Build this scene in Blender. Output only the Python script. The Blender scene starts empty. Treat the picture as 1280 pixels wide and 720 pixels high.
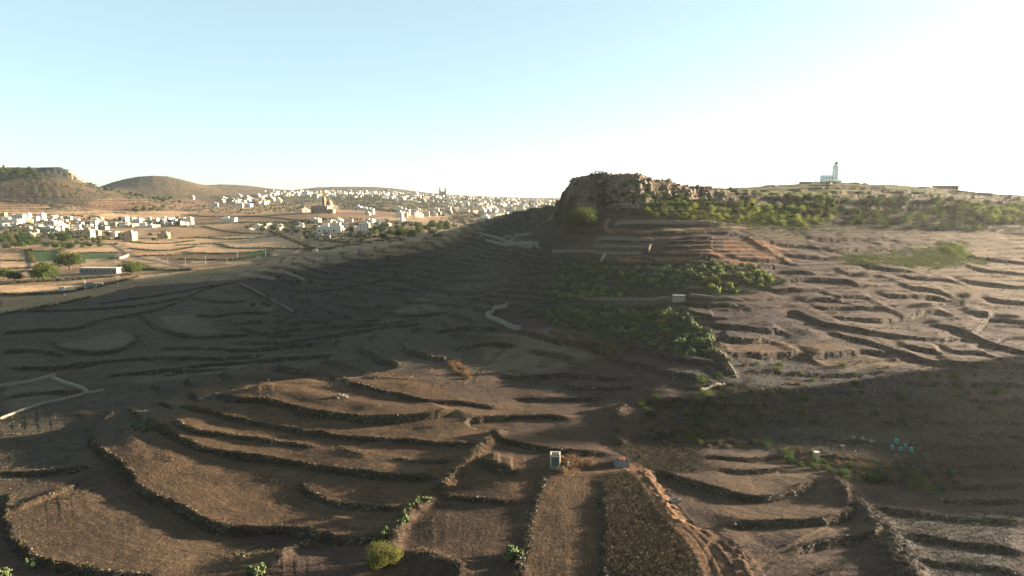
import bpy, bmesh, math, random
import numpy as np
from mathutils import Vector, Matrix
random.seed(7); rng = np.random.default_rng(7)
SC = bpy.context.scene
COL = SC.collection
R = math.radians

# ------------------------------------------------------------------ camera
CZ = 100.0                      # camera height; heights below are written relative to it
HAZE = 3.0e-5
F = 853.0                       # focal length in pixels of a 1280 wide frame
PITCH = math.atan((360 - 246) / F)
cam_d = bpy.data.cameras.new('camera'); cam = bpy.data.objects.new('camera', cam_d); COL.objects.link(cam)
cam.location = (0, 0, CZ); cam.rotation_euler = (math.pi / 2 - PITCH, 0, 0)
cam_d.sensor_width = 36.0; cam_d.lens = 36.0 * F / 1280.0
cam_d.clip_start = 0.5; cam_d.clip_end = 60000
SC.camera = cam
# ------------------------------------------------------------------ sky, sun, exposure
SUN_EL, SUN_AZ = 8.6, 74.0      # azimuth measured clockwise from the view direction (+Y)
w = bpy.data.worlds.new('World'); SC.world = w; w.use_nodes = True
nt = w.node_tree; bg = nt.nodes['Background']
sky = nt.nodes.new('ShaderNodeTexSky'); sky.sky_type = 'NISHITA'; sky.sun_disc = False
sky.sun_elevation = R(SUN_EL); sky.sun_rotation = R(SUN_AZ)
sky.air_density = 0.6; sky.dust_density = 0.8; sky.ozone_density = 1.0; sky.altitude = 100
tn = nt.nodes.new('ShaderNodeMix'); tn.data_type = 'RGBA'; tn.blend_type = 'MULTIPLY'; tn.inputs[0].default_value = 1; tn.inputs[7].default_value = (.46, .455, .42, 1)
hz = nt.nodes.new('ShaderNodeMix'); hz.data_type = 'RGBA'; hz.blend_type = 'ADD'; hz.inputs[0].default_value = 1; hz.inputs[7].default_value = (.82, 1.08, 1.04, 1)   # thin even summer haze veiling the whole sky
nt.links.new(sky.outputs[0], tn.inputs[6]); nt.links.new(tn.outputs[2], hz.inputs[6]); nt.links.new(hz.outputs[2], bg.inputs[0]); bg.inputs[1].default_value = 0.051
sd = bpy.data.lights.new('sun', 'SUN'); sun = bpy.data.objects.new('sun', sd); COL.objects.link(sun)
sdir = Vector((math.sin(R(SUN_AZ)) * math.cos(R(SUN_EL)), math.cos(R(SUN_AZ)) * math.cos(R(SUN_EL)), math.sin(R(SUN_EL))))
sun.rotation_euler = sdir.to_track_quat('Z', 'Y').to_euler(); sun.location = (300, 200, 400)
sd.energy = 5.0; sd.angle = R(0.5); sd.color = (1.0, 0.80, 0.58)
vs = SC.view_settings; vs.view_transform = 'Standard'; vs.look = 'None'; vs.gamma = 1; vs.exposure = 3.1; vs.use_curve_mapping = False

# ------------------------------------------------------------------ object helpers
def tag(o, label=None, cat=None, group=None, kind=None):
    if label: o['label'] = label
    if cat: o['category'] = cat
    if group: o['group'] = group
    if kind: o['kind'] = kind
    return o
def empty(name, loc, rz=0, sc=1.0):
    o = bpy.data.objects.new(name, None); COL.objects.link(o); o.location = loc; o.rotation_euler = (0, 0, rz); o.scale = (sc,) * 3
    o.empty_display_size = 1; return o
def link(name, me, parent=None, loc=(0, 0, 0), rz=0, sc=(1, 1, 1)):
    o = bpy.data.objects.new(name, me); COL.objects.link(o); o.location = loc; o.rotation_euler = (0, 0, rz); o.scale = sc
    if parent: o.parent = parent
    return o
def copy_tree(o, parent=None):
    c = o.copy(); COL.objects.link(c)
    c.parent = parent
    for ch in o.children: copy_tree(ch, c)
    return c
def npmesh(name, V, Fc, mat=None, smooth=False, nper=None):
    """numpy verts (n,3) and faces (m,3|4) -> mesh"""
    V = np.asarray(V, np.float32); Fc = np.asarray(Fc, np.int32)
    me = bpy.data.meshes.new(name); k = Fc.shape[1]; m = len(Fc)
    me.vertices.add(len(V)); me.vertices.foreach_set('co', V.ravel())
    me.loops.add(m * k); me.loops.foreach_set('vertex_index', Fc.ravel())
    me.polygons.add(m); me.polygons.foreach_set('loop_start', np.arange(m, dtype=np.int32) * k)
    if smooth: me.polygons.foreach_set('use_smooth', np.ones(m, bool))
    me.update(calc_edges=True)
    if mat: me.materials.append(mat)
    return me

# ------------------------------------------------------------------ noise
def _h(ix, iy, s):
    h = (ix.astype(np.int64) * 374761393 + iy.astype(np.int64) * 668265263 + s * 974634777) & 0xffffffff
    h = ((h ^ (h >> 13)) * 1274126177) & 0xffffffff
    return ((h ^ (h >> 16)) & 0xffff).astype(np.float32) / 32767.5 - 1.0
def vnoise(x, y, s=0):
    ix = np.floor(x); iy = np.floor(y); fx = (x - ix).astype(np.float32); fy = (y - iy).astype(np.float32)
    ix = ix.astype(np.int64); iy = iy.astype(np.int64)
    fx = fx * fx * (3 - 2 * fx); fy = fy * fy * (3 - 2 * fy)
    a = _h(ix, iy, s); b = _h(ix + 1, iy, s); c = _h(ix, iy + 1, s); d = _h(ix + 1, iy + 1, s)
    return (a + (b - a) * fx) * (1 - fy) + (c + (d - c) * fx) * fy
def fbm(x, y, sc, octv=4, s=0):
    t = 0; a = 1.0; n = 0
    for k in range(octv):
        t = t + a * vnoise(x / sc + 17.3 * k, y / sc - 9.1 * k, s + k); n += a; a *= .5; sc *= .5
    return t / n
def sstep(t): t = np.clip(t, 0, 1); return t * t * (3 - 2 * t)

# ------------------------------------------------------------------ broad relief: sight-line profiles
cp, sp = math.cos(PITCH), math.sin(PITCH)
def dz_of(py, y):
    t = (360 - py) / F
    return y * (t * cp - sp) / (cp + t * sp)
# column (px) : [(distance, py) visible, or (distance, None, dz)]
P = {
 0: [(132,720),(188,600),(214,None,-84),(262,540),(308,500),(380,450),(490,400),(600,370),(695,350),(825,330),(1000,310),(1280,290),(1550,270),(1720,258),(1900,230),(2050,211),(2150,None,84),(2500,None,82),(3000,None,20),(5000,None,-30),(14000,None,-40)],
 110: [(131,720),(184,600),(210,556),(240,None,-88),(298,500),(377,450),(487,400),(596,370),(718,345),(865,322),(1060,303),(1400,284),(1620,268),(1770,256),(1930,240),(2060,230),(2160,None,52),(2500,None,40),(3000,None,20),(5000,None,-30),(14000,None,-40)],
 80: [(131,720),(185,600),(208,None,-82),(245,None,-90),(300,500),(378,450),(488,400),(598,370),(715,345),(860,325),(1040,305),(1370,285),(1600,268),(1750,257),(1930,230),(2080,213),(2180,None,80),(2500,None,70),(3000,None,20),(5000,None,-30),(14000,None,-40)],
 150: [(130,720),(182,600),(212,548),(228,None,-82),(255,None,-89),(300,497),(375,450),(436,420),(488,400),(592,370),(735,340),(890,320),(1180,300),(1490,280),(1700,268),(1900,252),(2080,242),(2250,None,8),(2600,None,25),(2900,232),(3150,224),(3400,None,60),(4200,None,0),(14000,None,-40)],
 188: [(130,720),(182,600),(216,540),(240,510),(268,None,-88),(310,485),(370,450),(432,420),(486,400),(588,370),(735,340),(890,320),(1180,300),(1490,280),(1700,268),(1900,256),(2080,248),(2300,None,-8),(2600,238),(2900,227),(3150,217.5),(3350,None,102),(4200,None,0),(14000,None,-40)],
 215: [(130,720),(181,600),(214,540),(246,500),(272,None,-87),(315,480),(368,450),(430,420),(495,392),(596,366),(740,338),(905,318),(1200,299),(1490,280),(1750,266),(1950,257),(2250,250),(2600,239),(2900,228),(3150,218),(3350,None,100),(4200,None,0),(14000,None,-40)],
 240: [(129,720),(153,660),(180,600),(212,545),(250,492),(280,None,-87),(320,470),(362,453),(428,420),(505,390),(600,362),(745,335),(975,315),(1200,298),(1490,280),(1800,265),(2000,258),(2300,250),(2600,243),(3100,225),(3300,None,66),(4200,None,0),(14000,None,-40)],
 268: [(129,720),(153,660),(180,600),(210,550),(252,488),(283,None,-86),(320,466),(360,452),(426,420),(510,386),(610,357),(755,333),(1035,310),(1200,299),(1490,280),(1780,265),(2050,258),(2400,249),(2800,242),(3300,233),(3700,228),(3900,None,70),(4400,None,10),(14000,None,-40)],
 300: [(128,720),(152,660),(179,600),(208,550),(241,495),(254,480),(285,None,-86),(322,463),(356,452),(425,420),(515,382),(625,353),(760,331),(1095,305),(1450,280),(1760,265),(2100,257),(2500,249),(3000,242),(3500,234),(4000,229),(4200,None,75),(4800,None,10),(14000,None,-40)],
 345: [(128,720),(152,660),(178,600),(207,550),(239,497),(254,475),(286,None,-84),(322,457),(350,448),(422,415),(515,378),(635,348),(750,330),(1130,300),(1430,280),(1740,265),(2200,256),(2700,248),(3400,241),(4000,236),(4400,None,40),(5200,None,20),(14000,None,-40)],
 320: [(128,720),(152,660),(178,600),(207,550),(240,497),(254,477),(286,None,-85),(322,460),(352,450),(424,420),(520,380),(640,350),(770,330),(1150,300),(1450,280),(1750,265),(2200,256),(2700,248),(3300,239),(3900,233),(4200,None,50),(14000,None,-40)],
 400: [(126,720),(150,660),(175,600),(206,545),(240,495),(256,472),(286,None,-81),(322,450),(345,438),(412,405),(500,370),(608,340),(705,322),(820,None,-67),(1070,300),(1350,280),(1700,264),(2200,255),(3000,246),(4000,241),(5000,233),(5300,None,70),(6500,None,20),(14000,None,-40)],
 480: [(125,720),(148,655),(172,600),(203,545),(240,490),(255,468),(285,None,-76),(335,432),(408,400),(485,370),(583,340),(682,308),(760,None,-54),(900,298),(1250,282),(1700,268),(2300,257),(3100,247),(4200,241),(5000,233),(5300,None,70),(6500,None,20),(14000,None,-40)],
 560: [(123,720),(147,650),(170,600),(200,545),(235,495),(290,450),(375,400),(520,350),(640,320),(720,291),(820,None,-43),(1100,None,-50),(1500,280),(2000,270),(2600,258),(3400,248),(4500,243),(5600,None,5),(14000,None,-40)],
 640: [(122,720),(146,650),(174,578),(204,540),(238,500),(297,450),(356,400),(450,350),(560,300),(640,262),(740,None,-14.5),(850,None,-28),(1000,None,-50),(1600,None,-50),(2400,266),(3200,256),(4600,247),(5600,None,-8),(14000,None,-50)],
 700: [(121,720),(145,650),(172,580),(200,540),(236,500),(292,450),(350,400),(415,350),(458,300),(482,268),(500,250),(530,243),(590,None,-2),(640,None,-3),(760,None,-10),(900,None,-40),(1200,None,-50),(2400,270),(4000,250),(5600,None,-8),(14000,None,-50)],
 760: [(120,720),(145,645),(166,600),(176,575),(197,540),(232,500),(285,450),(340,400),(377,370),(420,330),(446,300),(464,275),(477,257),(489,244),(530,None,0),(580,None,-4),(640,None,-8),(800,None,-35),(1200,None,-50),(5600,None,-20),(14000,None,-50)],
 830: [(119,720),(143,648),(165,600),(190,560),(213,520),(243,480),(286,440),(324,400),(355,370),(395,340),(440,300),(470,274),(486,256),(498,246),(560,None,0),(640,None,-4),(800,None,-35),(1200,None,-50),(5600,None,-20),(14000,None,-50)],
 900: [(118,720),(142,650),(165,600),(187,560),(209,520),(234,480),(264,440),(303,400),(340,370),(380,340),(440,300),(478,275),(500,254),(520,245),(560,None,3),(640,None,4),(750,None,0),(900,None,-20),(1200,None,-50),(5600,None,-20),(14000,None,-50)],
 965: [(117,720),(141,650),(165,600),(190,560),(217,520),(244,480),(270,450),(300,415),(340,380),(380,350),(430,320),(465,300),(498,278),(520,253),(540,246),(580,None,2),(660,None,8),(760,None,4),(900,None,-20),(1200,None,-50),(5600,None,-20),(14000,None,-50)],
 1034:[(115,720),(140,650),(165,600),(192,560),(222,520),(250,480),(272,450),(298,420),(330,390),(370,360),(420,330),(475,300),(508,280),(538,254),(560,247),(600,None,2),(640,None,5),(700,230),(800,None,8),(1000,None,-30),(1400,None,-50),(5600,None,-20),(14000,None,-50)],
 1160:[(113,720),(140,650),(168,600),(196,560),(226,520),(255,480),(280,450),(308,420),(345,390),(385,360),(440,330),(510,300),(548,280),(588,255),(620,248),(650,None,1),(720,236),(850,None,5),(1000,None,-20),(1400,None,-50),(5600,None,-20),(14000,None,-50)],
 1280:[(112,720),(140,650),(168,600),(197,560),(228,520),(258,480),(285,450),(318,420),(360,390),(410,360),(480,330),(560,300),(600,280),(645,264),(720,251),(800,245),(1000,None,-8),(1400,None,-50),(5600,None,-20),(14000,None,-50)],
}
PXC = sorted(P)
LY = np.arange(math.log(20), math.log(16000), 0.02)
def prof(lst):
    ys = [math.log(20)]; zs = [None]
    for e in lst:
        ys.append(math.log(e[0])); zs.append(e[2] if e[1] is None else dz_of(e[1], e[0]))
    zs[0] = zs[1]
    return np.interp(LY, ys, zs)
prfs = np.array([prof(P[k]) for k in PXC])
SG = np.arange(-2.6, 3.2, 0.02)
sc_ = (np.array(PXC) - 640) / F
H0 = np.empty((len(LY), len(SG)))
for i in range(len(LY)): H0[i] = np.interp(SG, sc_, prfs[:, i])
def gsm(A, sg, ax):
    r = int(3 * sg) + 1; k = np.exp(-np.arange(-r, r + 1) ** 2 / (2 * sg * sg)); k /= k.sum()
    return np.apply_along_axis(lambda v: np.convolve(np.pad(v, r, mode='edge'), k, 'valid'), ax, A)
H0 = gsm(H0, 1.3, 0)
_w = sstep((LY - math.log(1300)) / .3)[:, None] * (SG[None, :] < .08)
H0 = gsm(H0, 2.4, 1) * (1 - _w) + gsm(H0, .8, 1) * _w
def bil(A, s, ly):
    fi = np.clip((ly - LY[0]) / 0.02, 0, len(LY) - 1.001); fj = np.clip((s - SG[0]) / 0.02, 0, len(SG) - 1.001)
    i = fi.astype(int); j = fj.astype(int); a = fi - i; b = fj - j
    a = a * 1.0; b = b * 1.0
    return (A[i, j] * (1 - b) + A[i, j + 1] * b) * (1 - a) + (A[i + 1, j] * (1 - b) + A[i + 1, j + 1] * b) * a

# hills beyond the right edge of the view that shade the gully
HILLS = [(540, 347, 62, 60, 22), (515, 268, 69, 62, 44)]
def poly_sd(poly, x, y):
    """signed distance (positive inside) to polygon"""
    poly = np.asarray(poly, float); d = np.full(x.shape, 1e9); ins = np.zeros(x.shape, bool)
    for i in range(len(poly)):
        x0, y0 = poly[i]; x1, y1 = poly[(i + 1) % len(poly)]
        ex, ey = x1 - x0, y1 - y0; L = ex * ex + ey * ey + 1e-9
        t = np.clip(((x - x0) * ex + (y - y0) * ey) / L, 0, 1)
        d = np.minimum(d, np.hypot(x - x0 - t * ex, y - y0 - t * ey))
        c = ((y0 > y) != (y1 > y)) & (x < (x1 - x0) * (y - y0) / (y1 - y0 + 1e-12) + x0); ins ^= c
    return np.where(ins, d, -d)
def P2(px, y): return ((px - 640) / F * y, y)
# table-topped hills: footprint polygon, height of the top, width of the cliff band
MESA = [P2(696,508), P2(708,497), P2(722,490), P2(760,487), P2(800,488), P2(835,498), P2(870,510), P2(905,515), P2(960,528), P2(1040,545), P2(1160,600), P2(1290,680), P2(1500,760), P2(1500,900), P2(1034,900), P2(850,800), P2(800,640), P2(745,580), P2(702,550)]
def mesa_top(x, y):
    s = x / y * F + 640
    t = np.interp(s, [690, 700, 706, 713, 722, 740, 800, 822, 850, 905, 1000, 1040, 1160, 1290, 1500], [-6, 0, 4, 9.5, 12.3, 14, 13.5, 10.5, 8, 5.0, 3.5, 3.0, 2, 0, -6])
    rise = np.interp(s, [700, 860, 905, 960, 1034, 1100, 1160, 1230, 1290], [0, 0, 1, 6, 10.5, 9.5, 7, 2, 0])
    edge = np.interp(s, [700, 900, 1040, 1160, 1290], [490, 515, 545, 600, 680])
    return t + rise * sstep((y - edge) / 130.) - 0.18 * np.clip(y - 760, 0, 1e9)
LMESA = [P2(-700,1900), P2(-300,1960), P2(-60,2030), P2(20,2060), P2(80,2070), P2(104,2085), P2(100,2180), P2(60,2350), P2(-100,2500), P2(-700,2500)]
def base_z(x, y, cliff=True):
    """height relative to the camera, before terraces"""
    yy = np.maximum(y, 20.0); s = x / yy
    z = bil(H0, s, np.log(yy))
    for hx, hy, a, sx, sy in HILLS:
        z = z + a * np.exp(-((x - hx) / sx) ** 2 / 2 - ((y - hy) / sy) ** 2 / 2) * sstep((s - .82) / .3)
    if cliff:
        nz = fbm(x, y, 14, 4, 5)
        d = poly_sd(MESA, x, y) + nz * 6.0 + np.abs(fbm(x, y, 5, 2, 15)) * 2.0 - .6
        top = mesa_top(x, y) + fbm(x, y, 9, 3, 8) * .5
        wd_ = np.interp(x / yy * F + 640, [700, 850, 930, 1060], [8.0, 10.0, 22.0, 32.0])
        m = np.clip((d + wd_ / 2) / wd_, 0, 1)
        kk = 4.0; mf = np.floor(m * kk); mr_ = m * kk - mf; m = (mf + sstep((mr_ - .25) / .45)) / kk
        z = z + np.where(m > 0, (np.maximum(top, z) - z) * m, 0)
        far = y > 1500
        if far.any():
            d2 = poly_sd(LMESA, x, y) + fbm(x, y, 60, 3, 6) * 25
            m2 = np.clip((d2 + 12) / 50., 0, 1)
            z = z + np.where(far, (np.maximum(88 + fbm(x, y, 80, 2, 3) * 2, z) - z) * m2, 0)
    return z
def project(x, y, dz):
    fw = y * cp - dz * sp; up = y * sp + dz * cp
    return 640 + F * x / fw, 360 - F * up / fw
TT = np.exp(np.arange(math.log(60), math.log(9000), 0.0015))
def ground(px, py):
    """the ground point seen at a photo position"""
    dx = (px - 640) / F; uy = (360 - py) / F
    d = np.array([dx, cp + uy * sp, -sp + uy * cp])
    X = d[0] * TT / d[1]; Y = TT; Z = d[2] * TT / d[1]
    hz = base_z(X, Y)
    k = np.argmax(hz >= Z)
    if not (hz >= Z).any(): return None
    return (X[k], Y[k], hz[k])
def gp(pts):
    o = [ground(*p[:2]) for p in pts]
    return [q for q in o if q is not None]
# ------------------------------------------------------------------ terraces: (points in photo px, step height, reach)
# the upper field lies on the left of the drawing direction
T = []
def tr(h, wd, *pts): T.append((h, wd, pts))
# foreground spur
tr(2.2,10,(430,470),(415,471),(350,477),(300,481),(262,483),(245,486),(237,488),(238,491),(262,498),(300,501),(328,502),(355,508),(383,517),(425,522),(467,525),(508,524),(550,519),(575,512))
tr(1.8,8,(408,463),(414,467),(425,476),(450,484),(480,491),(517,499),(550,504),(578,504),(605,508),(625,514))
tr(1.7,6,(192,502),(215,507),(236,512),(278,518),(300,526),(355,534),(411,545),(467,549),(522,553),(578,557),(604,556))
tr(1.6,5,(215,528),(232,538),(250,543),(300,547),(342,553),(398,560))
tr(2.6,8,(158,510),(172,520),(185,528),(215,545),(245,558),(275,567),(300,568),(355,577),(411,587),(467,594),(522,599),(550,600))
tr(1.0,4,(488,572),(500,575),(517,577),(556,578),(570,577))
tr(1.6,6,(384,598),(379,606),(386,617),(411,630),(453,635),(494,638),(512,637))
tr(3.0,10,(150,512),(125,526),(112,545),(120,565),(145,578),(167,601),(189,620),(217,631),(239,645),(264,659),(300,664),(340,662),(380,667),(411,675),(455,677),(500,672))
tr(2.4,9,(20,612),(5,628),(10,655),(18,680),(45,702),(95,712),(150,724),(220,730))
tr(0.9,6,(544,616),(578,623),(620,628),(664,627))
tr(1.6,7,(608,542),(622,548),(644,556),(683,564),(725,568),(772,569))
tr(0.8,5,(752,592),(757,640),(757,735))
tr(0.6,5,(684,590),(670,625),(662,655),(655,735))
tr(.8,8,(920,672),(900,664),(878,663),(856,652),(836,631),(817,597),(806,583))
# right of the track
tr(1.2,5,(862,572),(900,572),(930,576),(960,575),(980,569))
tr(1.2,5,(890,588),(930,591),(959,591),(984,586))
tr(2.4,8,(818,588),(850,600),(880,608),(900,614),(918,622),(945,627),(974,624),(1001,615),(1014,604),(1010,594))
tr(2.2,8,(900,662),(930,656),(974,655),(1019,655),(1045,650),(1066,642),(1062,622),(1048,606))
tr(2.0,7,(985,694),(1010,684),(1042,678),(1078,674),(1102,670),(1108,660))
tr(1.6,8,(1078,630),(1114,639),(1152,642),(1197,651),(1290,652))
tr(1.6,8,(1120,670),(1167,673),(1197,680),(1241,683),(1290,692))
tr(1.4,8,(1050,588),(1063,591),(1108,599),(1152,606),(1197,612),(1290,606))
tr(1.2,8,(1130,700),(1200,706),(1290,716))
tr(1.2,8,(1000,545),(1060,552),(1130,556),(1200,560),(1290,556))
tr(1.0,8,(800,545),(840,552),(900,556),(960,552))
# right hillside strips
for q in [((965,307),(1010,308),(1028,312)), ((975,318),(1000,322),(1035,322)), ((915,325),(960,327),(985,326)), ((932,334),(960,335),(985,331)), ((942,341),(985,339),(1005,341),(1022,345)), ((978,353),(1005,350),(1040,351),(1062,353),(1076,361)), ((955,363),(1000,365),(1035,364)),
  ((995,376),(1030,377),(1062,379)), ((1012,384),(1040,385),(1090,386),(1120,389)), ((985,386),(1005,394),(1024,404),(1045,409),(1064,412),(1100,418),(1140,424),(1180,425),(1208,421)), ((1034,396),(1063,399),(1110,401),(1140,396),(1165,389),(1190,393)),
  ((1050,343),(1075,344),(1102,343)), ((1130,361),(1160,364),(1186,367)), ((1034,372),(1075,372),(1092,374)), ((1096,369),(1120,372),(1165,372),(1190,374)), ((1160,404),(1185,409),(1210,418),(1235,429),(1262,438),(1295,444)),
  ((1030,413),(1070,424),(1100,434),(1140,446),(1160,452),(1200,456),(1240,458),(1295,458)), ((1126,434),(1150,437),(1178,442)), ((1182,440),(1205,442),(1240,444)), ((1012,448),(1047,442),(1083,439),(1112,440)), ((900,445),(961,445),(1010,442)),
  ((1225,372),(1250,377),(1295,381)), ((1198,350),(1240,356),(1295,360)), ((1205,392),(1250,399),(1295,405)), ((1218,420),(1225,410),(1234,400),(1243,391)), ((1120,345),(1160,348),(1200,352)), ((1210,335),(1250,340),(1295,344)), ((1070,330),(1110,338),(1150,341)),
  ((880,408),(940,412),(985,414)), ((895,424),(930,428),(970,426)), ((1180,318),(1230,322),(1295,330)), ((1010,300),(1060,300),(1120,300)), ((1100,308),(1150,304),(1200,300)), ((1040,316),(1080,312),(1120,312))]:
    tr(2.5, 10, *q)
# slope under the mesa
for q in [((765,283),(830,284),(900,284)), ((762,291),(835,293),(930,294)), ((742,301),(780,301),(818,300)), ((742,308),(780,308),(818,307)), ((690,312),(740,314),(802,316)),
  ((806,318),(850,320),(905,322)), ((745,329),(800,330),(830,334),(905,335)), ((690,330),(720,328),(752,322)), ((700,290),(725,291),(750,292)), ((690,300),(715,301),(740,302)),
  ((640,300),(680,305),(720,306)), ((700,384),(760,388),(830,386)),((700,403),(760,408),(820,412)), ((640,395),(700,372),(830,371)), ((850,380),(890,384),(930,380))]:
    tr(1.8, 8, *q)
# shaded valley on the left
for q in [((66,424),(69,433),(83,440),(125,443),(155,437),(172,426),(168,417),(144,412)), ((83,462),(139,451),(194,447),(250,448),(330,446)),
  ((174,392),(182,401),(194,409),(222,419),(244,423),(278,420),(320,415)), ((0,417),(55,414),(97,412),(125,400),(167,393),(208,384),(264,357)), ((28,390),(111,387),(167,383),(230,372)),
  ((242,393),(264,397),(305,391),(340,392)), ((328,348),(347,358),(369,365),(411,364),(467,354),(505,346)), ((300,357),(328,368),(350,379),(370,391)), ((456,371),(464,386),(489,393),(522,395),(565,389)),
  ((425,394),(456,404),(494,407),(530,404)), ((290,429),(342,429),(392,432)), ((514,354),(536,362),(578,368),(610,366)), ((380,345),(420,350),(450,346)), ((240,372),(270,378),(310,376)),
  ((340,400),(370,404),(410,402)), ((300,410),(330,418),(370,420)), ((130,470),(180,466),(240,462),(290,460)), ((400,330),(450,336),(510,330)), ((520,335),(560,342),(610,340)), ((470,320),(520,322),(560,318)),
  ((540,416),(580,410),(630,412)), ((560,440),(600,430),(650,434)), ((500,380),(540,378),(580,384)),
  ((0,500),(50,490),(110,492)), ((350,432),(420,420),(480,408),(530,395)), ((330,420),(380,412),(440,408),(480,400)), ((420,380),(450,384),(500,386)), ((120,380),(180,372),(240,362),(300,352)), ((0,440),(50,436),(80,446)), ((200,436),(250,434),(300,438),(350,434)), ((560,350),(600,352),(630,348)), ((200,470),(260,455),(340,450),(420,445)), ((10,460),(60,462),(110,458)), ((620,470),(660,474),(720,468)), ((600,540),(580,528),(600,524),(660,520),(720,524)), ((640,498),(700,500),(760,496)), ((700,480),(740,486),(800,484)), ((800,505),(850,500),(900,508)),
  ((710,470),(760,476),(800,474)), ((860,490),(880,486),(905,484)), ((0,590),(40,594),(90,586),(120,584))]:
    tr(2.2, 10, *q)
for q in [((905,470),(960,466),(1020,470),(1080,468)), ((930,490),(990,486),(1050,492),(1110,490)), ((1000,508),(1060,504),(1130,510),(1190,506)), ((880,505),(930,508),(970,504)), ((1120,478),(1180,482),(1240,480),(1290,484)), ((900,528),(950,524),(1000,530)), ((1090,528),(1150,530),(1220,526),(1290,530)), ((1200,500),(1250,504),(1290,502)), ((1180,545),(1230,542),(1290,546)), ((1000,570),(1050,574),(1110,576)), ((1180,585),(1240,582),(1290,584)), ((1160,625),(1220,628),(1290,624))]:
    tr(1.6, 8, *q)

# ------------------------------------------------------------------ ground mesh: finest where it is nearest
QF = 1.0
sf = np.arange(-0.86, 0.8601, 0.00145 / QF)
so = []
v = 0.86; st = 0.003
while v < 2.9: v += st; st *= 1.035; so.append(v)
so = np.array(so)
S = np.concatenate([-so[::-1][so[::-1] < 2.4], sf, so])
l1 = np.linspace(math.log(8), math.log(95), 40)[:-1]
l2 = np.arange(math.log(95), math.log(760), 0.0021 / QF)
l3 = np.arange(math.log(760), math.log(14500), 0.0048 / QF)
Yr = np.exp(np.concatenate([l1, l2, l3]))
NR, NC = len(Yr), len(S)
GX = np.outer(Yr, S); GY = np.repeat(Yr[:, None], NC, 1)
print('grid', NR, NC, NR * NC)
GZ = base_z(GX, GY)
slope_n = fbm(GX, GY, 40, 3, 11)
# broad undulation
GZ += slope_n * np.where((GY > 640) & (S[None, :] < .03), .15 + np.clip((GY - 2400) / 1500, 0, 1) * 3, np.clip(GY / 400, .6, 2) * .7)
DW = np.full(GX.shape, 60.0)           # distance to the nearest terrace edge
BANK = np.zeros(GX.shape)              # terrace faces
WX = fbm(GX, GY, 6, 3, 21) * 1.1; WY = fbm(GX, GY, 6, 3, 31) * 1.1
W2X = fbm(GX, GY, 1.4, 2, 41) * .35
def window(pw, m):
    y0, y1 = min(p[1] for p in pw) - m, max(p[1] for p in pw) + m
    x0, x1 = min(p[0] for p in pw) - m, max(p[0] for p in pw) + m
    r0 = np.searchsorted(Yr, max(y0, 8)); r1 = np.searchsorted(Yr, y1)
    sl = min(x0 / max(y0, 8), x0 / y1, x1 / max(y0, 8)); sh = max(x1 / max(y0, 8), x1 / y1)
    c0 = np.searchsorted(S, sl); c1 = np.searchsorted(S, sh)
    return slice(r0, r1 + 1), slice(c0, c1 + 1)
def line_field(pw, x, y, endfade):
    best = np.full(x.shape, 1e9); sd_ = np.zeros(x.shape); at = np.zeros(x.shape); L = 0; segs = []
    for a, b in zip(pw[:-1], pw[1:]):
        l = math.hypot(b[0] - a[0], b[1] - a[1]); segs.append((a, b, L, l)); L += l
    for a, b, l0, l in segs:
        if l < 1e-6: continue
        ex, ey = (b[0] - a[0]) / l, (b[1] - a[1]) / l
        u = (x - a[0]) * ex + (y - a[1]) * ey; uc = np.clip(u, 0, l)
        d = np.hypot(x - a[0] - uc * ex, y - a[1] - uc * ey)
        side = ex * (y - a[1]) - ey * (x - a[0])
        k = d < best - 1e-6
        best = np.where(k, d, best); sd_ = np.where(k, np.sign(side), sd_); at = np.where(k, l0 + uc, at)
    fade = sstep(at / endfade) * sstep((L - at) / endfade)
    return best, sd_, fade, at
def smooth_poly(pw, n=3):
    p = np.array([q[:2] for q in pw], float)
    for _ in range(n):
        if len(p) < 3: break
        q = [p[0]]
        for a, b in zip(p[:-1], p[1:]): q += [a * .75 + b * .25, a * .25 + b * .75]
        q.append(p[-1]); p = np.array(q)
    return p
TW = []
for h, wd, pts in T:
    pw = gp(pts)
    if len(pw) < 2: continue
    pw = smooth_poly(pw, 2); TW.append((h, wd, pw))
DZ = np.zeros(GX.shape)
for ti, (h, wd, pw) in enumerate(TW):
    reach = wd * 1.6; win = window(pw, reach + 3)
    x = GX[win] + WX[win]; y = GY[win] + WY[win]
    yc = float(np.mean(pw[:, 1])); L = float(np.sum(np.hypot(*np.diff(pw, axis=0).T)))
    d, sg, fade, at = line_field(pw, x, y, min(6, L * .2))
    s_ = d * sg
    wt = np.clip(.45 + yc / 1400., .5, 2.0)       # half width of the face
    core = np.clip((s_ + W2X[win]) / wt, -1, 1)
    hh = h * (0.85 + .3 * vnoise(at / 9, at * 0 + ti, 3)) * (.74 if yc < 255 else 1)
    prof_ = core * np.clip(1 - np.maximum(d - wt, 0) / reach, 0, 1) ** 1.0
    DZ[win] += prof_ * hh * .5 * fade
    DW[win] = np.minimum(DW[win], d)
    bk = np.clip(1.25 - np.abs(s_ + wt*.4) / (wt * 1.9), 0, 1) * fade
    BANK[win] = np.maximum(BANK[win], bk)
GZ += DZ
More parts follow.
